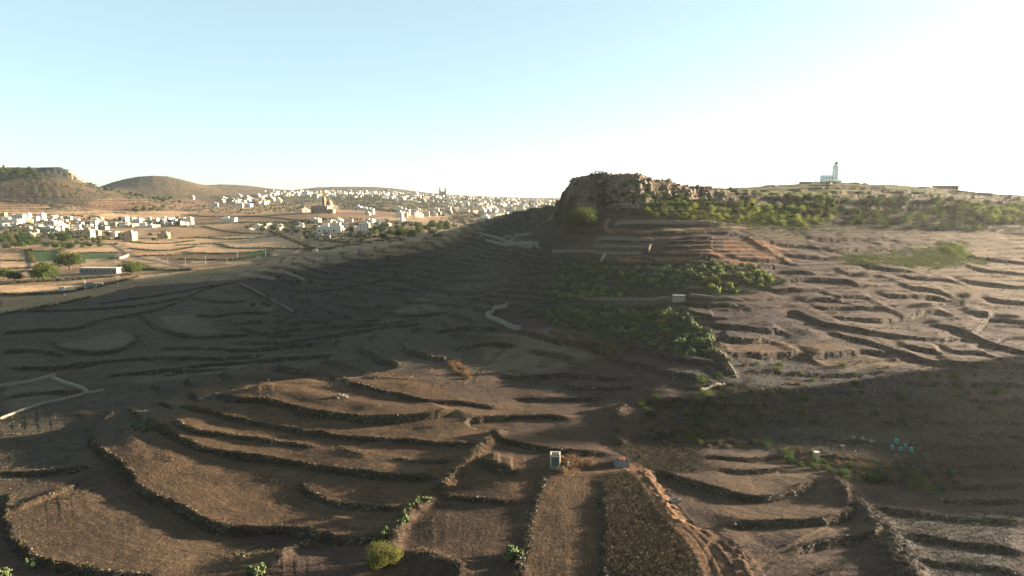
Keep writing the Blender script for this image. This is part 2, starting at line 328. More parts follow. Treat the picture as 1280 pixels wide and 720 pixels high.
# minor untraced terracing that follows the contours
PX0 = 640 + F * GX / np.maximum(GY * cp - GZ * sp, 1)
nearw = np.where((PX0 > 860) & (GY > 270), sstep((DW - 2.5) / 5), sstep((DW - 4) / 9))
q = 2.6 + 0 * GZ; q = np.where(GY > 900, 6.0, np.where(GY > 480, 3.0, q))
rt_ = sstep((PX0 - 860) / 60) * (GY < 560); q = np.where(rt_ > .5, 2.2, q)
zz = (GZ - DZ * .8 + fbm(GX, GY, 70, 3, 51) * (3.5 - 2.2 * rt_)) / q; fr = zz - np.floor(zz)
stp = sstep((fr - .12) / .16) - fr
gy_, gx_ = np.gradient(base_z(GX, GY, False)); slp = np.hypot(gx_ / np.gradient(GX, axis=1), gy_ / np.gradient(GY, axis=0))
tm = np.where(rt_ > .5, .5, 1.0) * (np.abs(S)[None, :] < .8) * sstep((slp - np.where(GY > 900, .07, .05)) / .08) * nearw * np.where(GY > 4200, 0, 1)
GZ += stp * q * np.where(GY > 900, .5, .9) * tm
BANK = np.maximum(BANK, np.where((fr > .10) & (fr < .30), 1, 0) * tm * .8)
# earth berms: raised crests
BERM = [(1.6,1.6,((544,618),(556,607),(575,590),(592,572),(606,558),(618,546),(622,538))), (1.2,1.2,((545,620),(520,640),(503,655),(492,672),(486,700))),
 (.9,1.0,((405,676),(369,684),(355,697),(338,712))), (1.5,2.2,((1040,600),(1052,612),(1069,630),(1093,648),(1114,677),(1132,712),(1140,735))), (.7,.9,((98,606),(75,616),(55,625),(14,641))),
 (.35,1.2,((800,586),(822,617),(838,642),(858,664))), (.4,1.3,((905,672),(922,690),(936,715),(945,735))), (1.2,2.2,((932,297),(955,312),(972,321),(987,330))),
 (1.0,1.4,((690,565),(700,583),(706,590))), (.7,1.0,((655,705),(652,690),(650,730))),(1.0,1.5,((500,700),(530,692),(560,706),(590,716))), (1.2,2.0,((880,432),(900,448),(912,470))), (1.2,1.6,((780,505),(770,530),(776,560)))]
BM = np.zeros(GX.shape)
for h, wd, pts in BERM:
    pw = smooth_poly(gp(pts), 2); win = window(pw, wd * 4 + 3)
    d, sg, fade, at = line_field(pw, GX[win] + WX[win] * .6, GY[win] + WY[win] * .6, 3)
    b = np.exp(-(d / wd) ** 2 / 2) * fade
    GZ[win] += b * h * (1 + W2X[win] * 1.2); BM[win] = np.maximum(BM[win], b)
    BANK[win] = np.maximum(BANK[win], np.clip(1 - d / (wd * 1.6), 0, 1) * fade * .6)
# roughness of banks and scrubby ground
GZ += BANK * (fbm(GX, GY, 1.1, 3, 61) * .45) * np.where(GY < 900, 1, 2)
GZ += fbm(GX, GY, 2.2, 3, 71) * .07
GZ = GZ.astype(np.float64)
def height(x, y):
    """height of the finished ground"""
    y = max(float(y), 9.0); s = x / y
    i = min(max(np.searchsorted(Yr, y) - 1, 0), NR - 2); j = min(max(np.searchsorted(S, s) - 1, 0), NC - 2)
    a = (y - Yr[i]) / (Yr[i + 1] - Yr[i]); b = (s - S[j]) / (S[j + 1] - S[j])
    return float((GZ[i, j] * (1 - b) + GZ[i, j + 1] * b) * (1 - a) + (GZ[i + 1, j] * (1 - b) + GZ[i + 1, j + 1] * b) * a) + CZ
def heights(x, y):
    y = np.maximum(y, 9.0); s = x / y
    i = np.clip(np.searchsorted(Yr, y) - 1, 0, NR - 2); j = np.clip(np.searchsorted(S, s) - 1, 0, NC - 2)
    a = (y - Yr[i]) / (Yr[i + 1] - Yr[i]); b = (s - S[j]) / (S[j + 1] - S[j])
    return (GZ[i, j] * (1 - b) + GZ[i, j + 1] * b) * (1 - a) + (GZ[i + 1, j] * (1 - b) + GZ[i + 1, j + 1] * b) * a + CZ
ALB = np.array((.42, .365, .315), np.float32)
# ------------------------------------------------------------------ what the ground is made of
yy_ = GY; plain_base = base_z(GX, GY, False)
PX, PY = project(GX, GY, GZ)
N1 = fbm(GX, GY, 25, 3, 101); N2 = fbm(GX, GY, 7, 3, 111); N3 = fbm(GX, GY, 90, 3, 121)
def lerp3(A, c, m): return A + (np.array(c, np.float32) - A) * m[..., None]
TINT = np.zeros(GX.shape + (3,), np.float32) + np.array((.082, .058, .040), np.float32)
TINT = lerp3(TINT, (.060, .045, .033), np.clip(N1 * 1.2 + .2, 0, 1) * .7)
TINT = lerp3(TINT, (.115, .088, .056), np.clip(N2 * 1.6 - .1, 0, 1) * .5)
PLAIN = sstep((GY - 560) / 120) * sstep((-GX * .0 + 700 - GX * 1.2 - 0) / 300) * np.where(S[None, :] < .02, 1, 0) * np.where(GY < 2300, 1, .7)
FURR = np.ones(GX.shape, np.float32)
VEG = np.zeros(GX.shape, np.float32)      # scrub cover
def region(pts, soft=3.0, warp=2.0):
    pw = np.array([q[:2] for q in gp(pts)]); win = window([tuple(p) for p in pw], soft + 5)
    d = poly_sd(pw, GX[win], GY[win]) + fbm(GX[win], GY[win], 9, 3, 131) * warp
    return win, np.clip(d / soft + .5, 0, 1).astype(np.float32)
def wregion(pw, soft, warp, sc=60):
    d = poly_sd(pw, GX, GY) + fbm(GX, GY, sc, 3, 132) * warp
    return np.clip(d / soft + .5, 0, 1).astype(np.float32)
def paint(pts, col, soft=3, warp=2, veg=None, furr=None, amt=1.0):
    win, m = region(pts, soft, warp)
    TINT[win] = lerp3(TINT[win], col, m * amt)
    if veg is not None: VEG[win] = VEG[win] * (1 - m) + m * veg
    if furr is not None: FURR[win] = FURR[win] * (1 - m) + m * furr
    return win, m
# paler, sandier soil on the right-hand hillside
mr = sstep((PX - 880) / 120) * sstep((470 - PY) / 20) * (PY > 285)
TINT = lerp3(TINT, (.088, .061, .028), mr * (.75 + .25 * N2))
mr2 = sstep((PX - 1080) / 150) * sstep((400 - PY) / 40) * (PY > 285)
TINT = lerp3(TINT, (.175, .128, .052), mr2 * (.6 + .3 * N2))
# foreground stubble fields
for q, c in [(((170,512),(240,484),(420,466),(620,515),(610,556),(548,600),(300,568),(215,545)), (.125,.086,.052)), (((150,530),(215,548),(300,575),(540,604),(510,640),(455,672),(380,664),(264,655),(160,590)), (.118,.083,.052)),
             (((380,605),(545,612),(500,638),(400,625)), (.12,.078,.048)), (((10,640),(90,610),(260,650),(350,700),(300,724),(50,705)), (.105,.078,.052)), (((548,616),(620,548),(690,566),(684,592),(664,626)), (.118,.08,.05)),
             (((545,622),(662,630),(655,724),(480,724),(500,655)), (.085,.062,.044)), (((690,590),(752,592),(758,724),(655,724),(668,630)), (.115,.08,.052)),
             (((860,575),(980,570),(1040,605),(1100,670),(900,664),(900,600)), (.105,.075,.05))]:
    paint(q, c, 2, 1.5, 0, 1, .85)
paint(((756,592),(800,590),(830,632),(868,680),(884,724),(758,724)), (.090,.062,.040), 2, 1.5, .8, .3)
paint(((760,560),(860,540),(900,590),(810,592)), (.05,.042,.032), 3, 3, .7, 0)
# dark scrubby gully and dark hillside on the right
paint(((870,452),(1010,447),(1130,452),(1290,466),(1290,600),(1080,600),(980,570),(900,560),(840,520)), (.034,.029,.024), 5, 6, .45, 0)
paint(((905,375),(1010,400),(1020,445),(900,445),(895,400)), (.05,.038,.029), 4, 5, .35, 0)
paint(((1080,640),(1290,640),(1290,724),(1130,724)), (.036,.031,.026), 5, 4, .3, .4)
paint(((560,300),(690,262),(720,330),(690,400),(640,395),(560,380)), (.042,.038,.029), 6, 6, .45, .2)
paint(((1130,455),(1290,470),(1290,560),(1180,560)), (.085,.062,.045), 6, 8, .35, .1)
for q in (((905,425),(1000,425),(1080,440),(1010,446),(900,444)), ((985,448),(1050,444),(1110,446),(1150,456),(1040,462))):
    paint(q, (.125,.088,.046), 3, 3, .05, .4)
for q in (((960,535),(1060,530),(1190,545),(1180,562),(1060,556),(985,552)),):
    paint(q, (.085,.088,.080), 4, 7, .3, 0, .8)
# left valley fields
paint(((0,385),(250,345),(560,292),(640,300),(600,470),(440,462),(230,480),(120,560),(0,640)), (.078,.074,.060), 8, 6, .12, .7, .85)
for q in (((72,432),(150,414),(170,424),(150,437),(85,440)), ((195,395),(250,392),(275,418),(222,418)), ((140,470),(330,452),(300,462),(180,480)), ((5,480),(66,470),(108,488),(10,515)), ((335,350),(300,360),(360,385),(330,390)), ((470,375),(540,372),(550,388),(490,392)), ((600,420),(700,412),(760,440),(690,470),(610,465))):
    paint(q, (.135,.122,.092), 3, 2, 0, .6)
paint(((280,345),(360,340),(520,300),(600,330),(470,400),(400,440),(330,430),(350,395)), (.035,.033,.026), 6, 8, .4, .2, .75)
for q in (((688,328),(746,323),(764,374),(688,378)), ((744,332),(905,334),(960,344),(978,356),(900,376),(840,368),(745,354)), ((668,392),(700,380),(850,386),(870,400),(892,424),(896,446),(850,452),(812,442),(790,422),(720,412))):
    paint(q, (.034,.040,.020), 3, 3, .9, 0)
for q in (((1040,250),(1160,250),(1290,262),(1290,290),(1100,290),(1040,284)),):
    paint(q, (.045,.055,.030), 6, 6, 1.0, 0, .9)  # dark green scrub tint, deepened to put the slope's shade into the colour
# orange soil strips
for q in (((755,322),(802,319),(802,331),(752,329)), ((806,319),(900,312),(905,324),(820,330),(806,329)), ((900,326),(980,318),(1000,326),(910,334)), ((905,300),(940,300),(1000,310),(960,318),(905,320))):
    paint(q, (.22,.12,.070), 1.5, 1, 0, .3)
for q in (((745,295),(815,296),(815,302),(742,301)), ((765,277),(905,276),(930,286),(765,290)), ((742,302),(815,303),(810,310),(740,309)), ((700,309),(800,311),(800,317),(690,315)), ((940,290),(990,288),(1000,296),(945,296))):
    paint(q, (.10,.095,.075), 2, 1, 0, .2)
# quarry floor of pale rock
for q in (((608,297),(645,298),(672,303),(640,305),(612,304)), ((625,292),(660,291),(664,294),(630,296)), ((640,306),(672,305),(676,311),(650,311)), ((592,284),(600,284),(605,294),(596,296)), ((596,292),(610,292),(606,296),(596,296))):
    paint(q, (.30,.28,.24), 1.5, 2, 0, 0)
# bright green
for q, c in ((((820,258),(870,262),(912,272),(905,280),(860,272),(825,266)), (.11,.14,.035)), (((915,262),(1000,272),(1010,285),(940,286),(918,276)), (.10,.13,.035)), (((1058,316),(1120,318),(1195,306),(1222,328),(1180,330),(1125,334),(1062,324)), (.13,.17,.035)),
             (((1030,284),(1048,285),(1046,292),(1032,290)), (.10,.16,.04)), (((975,290),(1000,292),(1000,298),(980,298)), (.13,.15,.05))):
    paint(q, c, 9, 11, 1.0, 0)
# plateau grass, scree
mg = (GY > 480) & (PX > 690) & (GY < 1100) & (S[None, :] > .05) & (poly_sd(MESA, GX, GY) > 4)
TINT = lerp3(TINT, (.13, .165, .05), np.where(mg, 1, 0) * np.clip(.95 + N1 * .6, .5, 1))
me_ = (GY > 440) & (GY < 700) & (PX > 630) & (PY < 292) & (poly_sd(MESA, GX, GY) <= 4)
TINT = lerp3(TINT, (.066, .068, .040), np.where(me_, 1, 0) * np.clip(.6 + N2, .2, .9)); VEG = np.where(me_, np.maximum(VEG, .5), VEG)
# far slopes on the left: tan fields below, green scrub above
fl = (S[None, :] < .1) & (GY > 1500)
hz_ = np.where(fl, sstep((GZ + 42) / 30 + N3 * .6), 0)
TINT = lerp3(TINT, (.34, .245, .15), np.where(fl | ((GY > 640) & (S[None, :] < .02) & (GZ < -30)), 1, 0) * (.85 + 0 * N1))
TINT = lerp3(TINT, (.115, .102, .062), hz_ * np.clip(.95 + N1 * .5 + N3 * .3, 0, 1))
hl = np.where((GY > 1600) & (GY < 2300) & (S[None, :] < -.35) , sstep((PY < 236) * 1.0 * (.6 + N3)), 0)
TINT = lerp3(TINT, (.036, .050, .022), np.clip(hl, 0, 1) * .95)
far = np.where((GY > 2300) & (S[None, :] > -.36) & (S[None, :] < .1), 1, 0)
TINT = lerp3(TINT, (.075, .085, .055), far * np.clip(.55 + N3 * 1.4, 0, 1))
PLAIN = np.where((S[None, :] < .05) & (GY > 640) & (GY < 3000) & (GZ < -18), sstep((GY - 640) / 60), 0) * (1 - np.clip(hz_, 0, 1) * .5)
PLAIN = PLAIN.astype(np.float32) * .45
# the fields of the plain
STR, TAN, BRN, RED, GRN_ = (.66, .50, .32), (.48, .35, .215), (.17, .12, .08), (.32, .215, .14), (.045, .14, .03)
for q, col_ in ((((0,262),(60,266),(240,264),(240,272),(60,274),(0,268)), STR), (((105,252),(240,247),(262,254),(240,263),(100,262)), RED), (((0,240),(110,238),(112,260),(0,252)), (.11,.098,.055)), (((0,254),(60,257),(66,264),(0,266)), TAN),
    (((222,284),(290,281),(332,290),(262,296),(222,294)), TAN), (((222,299),(300,295),(358,298),(355,304),(270,308),(222,305)), STR), (((222,310),(300,306),(345,305),(390,312),(340,315),(230,315)), STR), (((225,316),(300,314),(345,313),(335,321),(280,325),(225,323)), BRN),
    (((302,315),(338,314),(330,321),(306,321)), GRN_), (((330,294),(378,301),(388,311),(345,311),(322,303)), STR), (((215,333),(290,331),(370,320),(384,324),(300,337),(240,344)), TAN), (((225,268),(290,262),(392,268),(402,277),(300,275),(230,279)), RED), (((300,277),(400,278),(392,284),(300,283)), TAN),
    (((38,313),(73,313),(74,326),(40,327)), GRN_), (((100,317),(146,317),(146,323),(104,324)), GRN_), (((82,311),(150,310),(152,316),(84,317)), STR), (((155,303),(240,300),(240,308),(165,311)), STR), (((165,312),(240,309),(240,318),(172,320)), TAN), (((188,319),(240,319),(240,329),(222,331)), BRN),
    (((212,284),(242,283),(242,299),(225,300)), TAN), (((0,357),(60,356),(92,353),(96,363),(0,367)), STR), (((0,372),(90,366),(150,354),(170,357),(60,385),(0,392)), TAN), (((0,318),(24,318),(26,324),(0,325)), TAN), (((0,327),(32,327),(36,334),(0,336)), STR),
    (((385,268),(470,264),(500,268),(450,276),(400,274)), RED), (((400,250),(500,247),(560,254),(520,266),(420,262)), (.15,.125,.07)), (((250,262),(330,256),(380,262),(330,270),(250,268)), TAN), (((440,292),(500,290),(520,296),(450,306)), TAN), (((560,262),(640,262),(620,270),(565,276)), (.2,.14,.085)),
    (((400,302),(440,298),(470,303),(420,312),(395,312)), TAN), (((150,324),(210,336),(160,340),(150,334)), (.09,.09,.055))):
    win_, m_ = paint(q, col_, 3, 3, 0, 0, .92); PLAIN[win_] *= (1 - m_)
HED = np.zeros(GX.shape)
def hedge(pts, wd, veg=1.0):
    pw = smooth_poly(gp(pts), 2); win = window([tuple(p) for p in pw], wd * 2 + 3)
    d, sg, fade, at_ = line_field([tuple(p) for p in pw], GX[win] + WX[win], GY[win] + WY[win], .5)
    m = np.clip((wd / 2 + 1.5 - d) / 2, 0, 1).astype(np.float32); TINT[win] = lerp3(TINT[win], (.035, .040, .022), m * .9); HED[win] = np.maximum(HED[win], m * veg)
for q in (((253,283),(288,291),(330,293)), ((245,297),(300,300),(352,294)), ((220,307),(275,304),(285,311),(340,310),(390,313)), ((340,291),(365,300),(392,312)), ((224,324),(280,326),(318,322)), ((228,316),(300,318),(345,312)), ((0,326),(36,326)), ((0,337),(40,335)), ((36,312),(40,328)), ((75,312),(74,328),(98,328)), ((98,317),(148,316)),
          ((155,302),(200,306),(242,301)), ((163,311),(205,315),(242,309)), ((172,321),(195,320),(242,318)), ((0,356),(50,352),(95,350),(160,344)), ((0,368),(60,369),(100,364),(170,347)), ((0,394),(60,384),(110,372)), ((222,298),(262,297),(300,294)), ((220,283),(270,280),(300,277),(400,279)), ((225,267),(260,272),(330,270),(392,278)),
          ((0,253),(60,255),(110,262),(180,263),(240,262)), ((0,268),(60,270),(130,272)), ((60,262),(160,258),(240,254)), ((20,245),(70,248),(110,247)), ((110,252),(200,252),(250,258)), ((400,262),(470,263),(540,258)), ((420,255),(500,256),(560,250)), ((560,268),(620,263),(660,258)), ((395,300),(430,305),(470,298)), ((410,312),(450,306),(500,298),(548,290)), ((30,305),(60,304),(140,306)), ((150,332),(200,338),(235,338))):
    hedge(q, 4.0)
def ribbon(pts, wd, col, dzv=0.0, flat=True, soft=.6, amt=1.0, veg=0, warp=.4):
    g_ = gp(pts); pw = smooth_poly(g_, 3); win = window([tuple(p) for p in pw], wd * 2 + 3)
    x = GX[win] + WX[win] * warp; y = GY[win] + WY[win] * warp
    d, sg, fade, at = line_field([tuple(p) for p in pw], x, y, .5)
    m = np.clip((wd / 2 + soft / 2 - d) / soft, 0, 1).astype(np.float32) * amt
    TINT[win] = lerp3(TINT[win], col, m); PLAIN[win] *= (1 - m); BANK[win] *= (1 - m); VEG[win] *= (1 - m); FURR[win] *= (1 - m)
    if wd < 6:   # wheel ruts
        rut = np.exp(-((np.abs(d) - .75) / .28) ** 2) * m
        GZ[win] -= rut * .06; TINT[win] = lerp3(TINT[win], tuple(c * .72 for c in col), rut.astype(np.float32) * .6)
        GZ[win] += np.exp(-((d - wd / 2 - .4) / .5) ** 2) * .08
    return pw
ribbon([(692,589),(720,593),(750,589),(778,586),(792,584)], 3.0, (.17,.115,.070), warp=.2)
ribbon([(790,584),(812,600),(832,632),(852,655),(880,680),(900,724)], 5.0, (.20,.125,.072), warp=.15)
ribbon([(880,664),(905,680),(925,700),(940,728)], 3.4, (.165,.105,.062), warp=.2)
ribbon([(940,720),(960,700),(990,690),(1040,660)], 3.0, (.13,.09,.06), amt=.7)
ribbon([(556,291),(515,297),(477,306),(440,312),(400,318),(380,325),(335,334),(290,343),(240,350)], 6.0, (.17,.15,.12), amt=.8)
ribbon([(505,318),(460,318),(415,324),(370,335)], 3.0, (.09,.082,.068), amt=.7)
ribbon([(648,334),(634,342),(629,352),(632,364),(645,374),(665,382)], 5.0, (.10,.09,.075), amt=.8)
ribbon([(585,480),(600,462),(622,445),(640,425)], 2.6, (.075,.065,.052), amt=.7)
ribbon([(940,286),(830,291),(770,291),(758,288),(756,281),(760,276)], 3.2, (.26,.19,.13))
ribbon([(1240,330),(1225,322),(1205,312),(1180,304),(1140,300)], 4.0, (.2,.16,.11), amt=.7)
ribbon([(980,330),(1020,345),(1060,340),(1130,338),(1200,350),(1290,362)], 3.0, (.17,.13,.09), amt=.5)
ribbon([(0,345),(38,338),(34,322),(32,312)], 5.0, (.12,.11,.095))
ribbon([(158,319),(180,324),(200,328),(224,333),(235,336)], 9.0, (.17,.16,.15), soft=1.5)
ribbon([(158,319),(150,312),(140,306),(120,303),(60,302),(0,305)], 7.0, (.10,.10,.09), soft=1.5)
ribbon([(905,444),(908,450),(912,462),(920,470)], 1.6, (.16,.15,.12))
# stony bank colour
steep = np.zeros(GX.shape); dzx = np.gradient(GZ, axis=1) / np.gradient(GX, axis=1); dzy = (np.gradient(GZ, axis=0) - dzx * np.gradient(GX, axis=0)) / np.gradient(GY, axis=0)
steep = np.hypot(dzx, dzy)
ROCK = sstep((steep - .75) / .8) * np.where(GY < 800, 1, .6)
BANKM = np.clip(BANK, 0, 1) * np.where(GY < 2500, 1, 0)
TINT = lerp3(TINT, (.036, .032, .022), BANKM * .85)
TINT = lerp3(TINT, (.135, .122, .100), ROCK * np.clip(.65 + N2, .2, 1) * .8)
cl_ = (np.abs(poly_sd(MESA, GX, GY)) < 9) & (GY < 640) & (PX < 940)
TINT = lerp3(TINT, (.31, .275, .215), sstep((steep - .55) / .5) * cl_ * np.clip(.55 + N2 * 2.0, .0, 1) * sstep((950 - PX) / 70))
cl2 = (np.abs(poly_sd(LMESA, GX, GY)) < 60) & (GY > 1500) & (PX > 85)
TINT = lerp3(TINT, (.5, .42, .30), cl2 * sstep((steep - .6) / .3) * np.clip(.6 + N1, 0, 1))
VEG = np.clip(np.maximum(VEG, BANKM * .9), 0, 1)
wild = np.clip(N2 * 2.2 + N1 * 1.2 - .35, 0, 1) * (PX > 560) * (GY > 235) * (GY < 700) * (PY > 255)
VEG = np.maximum(VEG, wild * .6); TINT = lerp3(TINT, (.062, .050, .032), (wild * .55).astype(np.float32))
TINT *= ((1 + N3 * .12)[..., None] * ALB).astype(np.float32)
TINT = np.clip(TINT, .015, .5)

# ------------------------------------------------------------------ material helpers
def newmat(name):
    m = bpy.data.materials.new(name); m.use_nodes = True; t = m.node_tree
    b = t.nodes['Principled BSDF']; b.inputs['Roughness'].default_value = .95; b.inputs['Specular IOR Level'].default_value = .15
    return m, t, b
class NG:
    def __init__(s, t): s.t = t
    def n(s, ty, **k):
        o = s.t.nodes.new(ty)
        for a, v in k.items(): setattr(o, a, v)
        return o
    def l(s, a, b): s.t.links.new(a, b)
    def math(s, op, a, b=None, c=None, clamp=False):
        o = s.n('ShaderNodeMath', operation=op, use_clamp=clamp)
        for i, v in enumerate((a, b, c)):
            if v is None: continue
            if isinstance(v, (int, float)): o.inputs[i].default_value = v
            else: s.l(v, o.inputs[i])
        return o.outputs[0]
    def mix(s, f, a, b, mode='MIX'):
        o = s.n('ShaderNodeMix', data_type='RGBA', blend_type=mode)
        for i, v in ((0, f), (6, a), (7, b)):
            if isinstance(v, (int, float)): o.inputs[i].default_value = v
            elif isinstance(v, tuple): o.inputs[i].default_value = v + (1,) if len(v) == 3 else v
            else: s.l(v, o.inputs[i])
        return o.outputs[2]
    def noise(s, vec, sc, det=3, rough=.55, dim='3D'):
        o = s.n('ShaderNodeTexNoise', noise_dimensions=dim); o.inputs['Scale'].default_value = sc; o.inputs['Detail'].default_value = det; o.inputs['Roughness'].default_value = rough
        if vec is not None: s.l(vec, o.inputs['Vector'])
        return o.outputs[0]
    def ramp(s, f, lo, hi, a=0.0, b=1.0):
        o = s.n('ShaderNodeMapRange', clamp=True); s.l(f, o.inputs[0])
        for i, v in ((1, lo), (2, hi), (3, a), (4, b)): o.inputs[i].default_value = v
        return o.outputs[0]
    def attr(s, nm):
        return s.n('ShaderNodeAttribute', attribute_name=nm)
gm, t, bs = newmat('ground'); g = NG(t)
geo = g.n('ShaderNodeNewGeometry'); pos = geo.outputs['Position']
a1 = g.attr('tint'); a2 = g.attr('mask'); sep = g.n('ShaderNodeSeparateColor'); g.l(a2.outputs['Color'], sep.inputs[0])
mbank, mplain, mfurr = sep.outputs[0], sep.outputs[1], sep.outputs[2]
dwa = g.attr('edge').outputs['Fac']
n_f = g.noise(pos, 1.1, 4, .7); n_m = g.noise(pos, .16, 4, .6); n_l = g.noise(pos, .022, 3)
col = a1.outputs['Color']
# patchwork of fields on the plain
mp = g.n('ShaderNodeMapping'); mp.inputs['Rotation'].default_value = (0, 0, R(12)); mp.inputs['Scale'].default_value = (1 / 120., 1 / 135., 0); g.l(pos, mp.inputs['Vector'])
wn = g.n('ShaderNodeTexNoise'); wn.inputs['Scale'].default_value = 1.6; g.l(mp.outputs[0], wn.inputs['Vector'])
add = g.n('ShaderNodeVectorMath', operation='ADD'); sc1 = g.n('ShaderNodeVectorMath', operation='SCALE'); sc1.inputs['Scale'].default_value = .10; g.l(wn.outputs[1], sc1.inputs[0]); g.l(mp.outputs[0], add.inputs[0]); g.l(sc1.outputs[0], add.inputs[1])
vo = g.n('ShaderNodeTexVoronoi', feature='F1', distance='CHEBYCHEV', voronoi_dimensions='2D'); g.l(add.outputs[0], vo.inputs['Vector']); vo.inputs['Randomness'].default_value = .75
ve = g.n('ShaderNodeTexVoronoi', feature='DISTANCE_TO_EDGE', voronoi_dimensions='2D'); g.l(add.outputs[0], ve.inputs['Vector']); ve.inputs['Randomness'].default_value = .75
vf = g.n('ShaderNodeTexVoronoi', feature='F2', distance='CHEBYCHEV', voronoi_dimensions='2D'); g.l(add.outputs[0], vf.inputs['Vector']); vf.inputs['Randomness'].default_value = .75
edge = g.math('SUBTRACT', vf.outputs['Distance'], vo.outputs['Distance'])
cs = g.n('ShaderNodeSeparateColor'); g.l(vo.outputs['Color'], cs.inputs[0])
rp = g.n('ShaderNodeValToRGB'); rp.color_ramp.interpolation = 'CONSTANT'; g.l(cs.outputs[0], rp.inputs[0])
cr = rp.color_ramp; stops = [(0, (.30,.22,.13)), (.2, (.24,.17,.105)), (.4, (.37,.28,.17)), (.58, (.11,.078,.05)), (.72, (.07,.07,.035)), (.80, (.30,.22,.135)), (.93, (.20,.15,.09))]
cr.elements[0].position = 0; cr.elements[0].color = stops[0][1] + (1,); cr.elements[1].position = stops[1][0]; cr.elements[1].color = stops[1][1] + (1,)
for p_, c_ in stops[2:]: e = cr.elements.new(p_); e.color = c_ + (1,)
edm = g.ramp(g.math('ADD', edge, g.math('MULTIPLY', g.math('SUBTRACT', n_m, .5), .05)), .03, .06, 1.0, 0.0)
edm = g.math('MULTIPLY', edm, g.ramp(g.noise(pos, .012, 2), .42, .52))
pc = g.mix(edm, rp.outputs[0], (.026, .030, .016))
col = g.mix(g.math('MULTIPLY', mplain, .85), col, pc)
# stubble streaks that follow the terrace edges
cb = g.n('ShaderNodeCombineXYZ'); g.l(g.math('MULTIPLY', dwa, 1.3), cb.inputs[0])
mps = g.n('ShaderNodeMapping'); mps.inputs['Scale'].default_value = (.05, .05, .05); g.l(pos, mps.inputs['Vector'])
av = g.n('ShaderNodeVectorMath', operation='ADD'); g.l(cb.outputs[0], av.inputs[0]); g.l(mps.outputs[0], av.inputs[1])
st1 = g.noise(av.outputs[0], 1.4, 4, .75)
stv = g.ramp(st1, .3, .7, .62, 1.42)
stm = g.mix(mfurr, (1, 1, 1), g.n('ShaderNodeCombineColor').outputs[0])
cc = g.n('ShaderNodeCombineColor'); [g.l(stv, cc.inputs[i]) for i in range(3)]
stm = g.mix(mfurr, (1, 1, 1), cc.outputs[0])
col = g.mix(1.0, col, stm, 'MULTIPLY')
def mulv(col, v):
    c = g.n('ShaderNodeCombineColor'); [g.l(v, c.inputs[i]) for i in range(3)]
    return g.mix(1.0, col, c.outputs[0], 'MULTIPLY')
col = mulv(col, g.ramp(n_f, .3, .7, .65, 1.4)); col = mulv(col, g.ramp(n_m, .3, .7, .75, 1.28)); col = mulv(col, g.ramp(n_l, .35, .65, .85, 1.15))
# pale stones and dry weeds on the banks
vs_ = g.n('ShaderNodeTexVoronoi', feature='F1'); vs_.inputs['Scale'].default_value = 1.5; g.l(pos, vs_.inputs['Vector'])
sps = g.n('ShaderNodeSeparateColor'); g.l(vs_.outputs['Color'], sps.inputs[0])
stone = g.math('MULTIPLY', g.ramp(vs_.outputs['Distance'], .22, .34, 1, 0), g.ramp(sps.outputs[0], .60, .66))
col = g.mix(g.math('MULTIPLY', g.math('MULTIPLY', stone, mbank), .75), col, (.17, .155, .13))
g.l(col, bs.inputs['Base Color'])
hgt = g.math('ADD', g.math('MULTIPLY', n_f, .28), g.math('MULTIPLY', st1, g.math('MULTIPLY', mfurr, .16)))
hgt = g.math('ADD', hgt, g.math('MULTIPLY', g.math('MULTIPLY', stone, mbank), .2))
hgt = g.math('ADD', hgt, g.math('MULTIPLY', n_m, .5))
sn = g.n('ShaderNodeSeparateXYZ'); g.l(geo.outputs['True Normal'], sn.inputs[0]); stp_ = g.ramp(sn.outputs[2], .55, .9, 1.0, 0.0)
mr3 = g.n('ShaderNodeMapping'); mr3.inputs['Scale'].default_value = (.5, .5, 1.1); g.l(pos, mr3.inputs['Vector'])
rk = g.noise(mr3.outputs[0], .55, 7, .72); hgt = g.math('ADD', hgt, g.math('MULTIPLY', g.math('MULTIPLY', rk, stp_), 2.2))
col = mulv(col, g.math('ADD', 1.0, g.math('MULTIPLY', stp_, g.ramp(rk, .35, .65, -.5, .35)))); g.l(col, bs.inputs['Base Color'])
bmp = g.n('ShaderNodeBump'); bmp.inputs['Strength'].default_value = .9; bmp.inputs['Distance'].default_value = 1.0; g.l(hgt, bmp.inputs['Height']); g.l(bmp.outputs[0], bs.inputs['Normal'])

idx = np.arange(NR * NC, dtype=np.int32).reshape(NR, NC)
quads = np.stack([idx[:-1, :-1], idx[:-1, 1:], idx[1:, 1:], idx[1:, :-1]], -1).reshape(-1, 4)
V = np.stack([GX, GY, GZ + CZ], -1).reshape(-1, 3)
gme = npmesh('ground', V, quads, gm, True)
def vattr(me, name, A):
    a = me.color_attributes.new(name, 'FLOAT_COLOR', 'POINT'); C4 = np.ones((A.shape[0], 4), np.float32); C4[:, :3] = A; a.data.foreach_set('color', C4.ravel())
print('plain', PLAIN.mean())
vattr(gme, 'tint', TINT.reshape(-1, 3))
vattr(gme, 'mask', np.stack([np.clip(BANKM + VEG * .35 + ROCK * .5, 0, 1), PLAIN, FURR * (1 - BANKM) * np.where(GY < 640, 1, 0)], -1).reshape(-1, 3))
ea = gme.attributes.new('edge', 'FLOAT', 'POINT'); ea.data.foreach_set('value', DW.astype(np.float32).ravel())
tag(link('ground', gme), kind='structure')
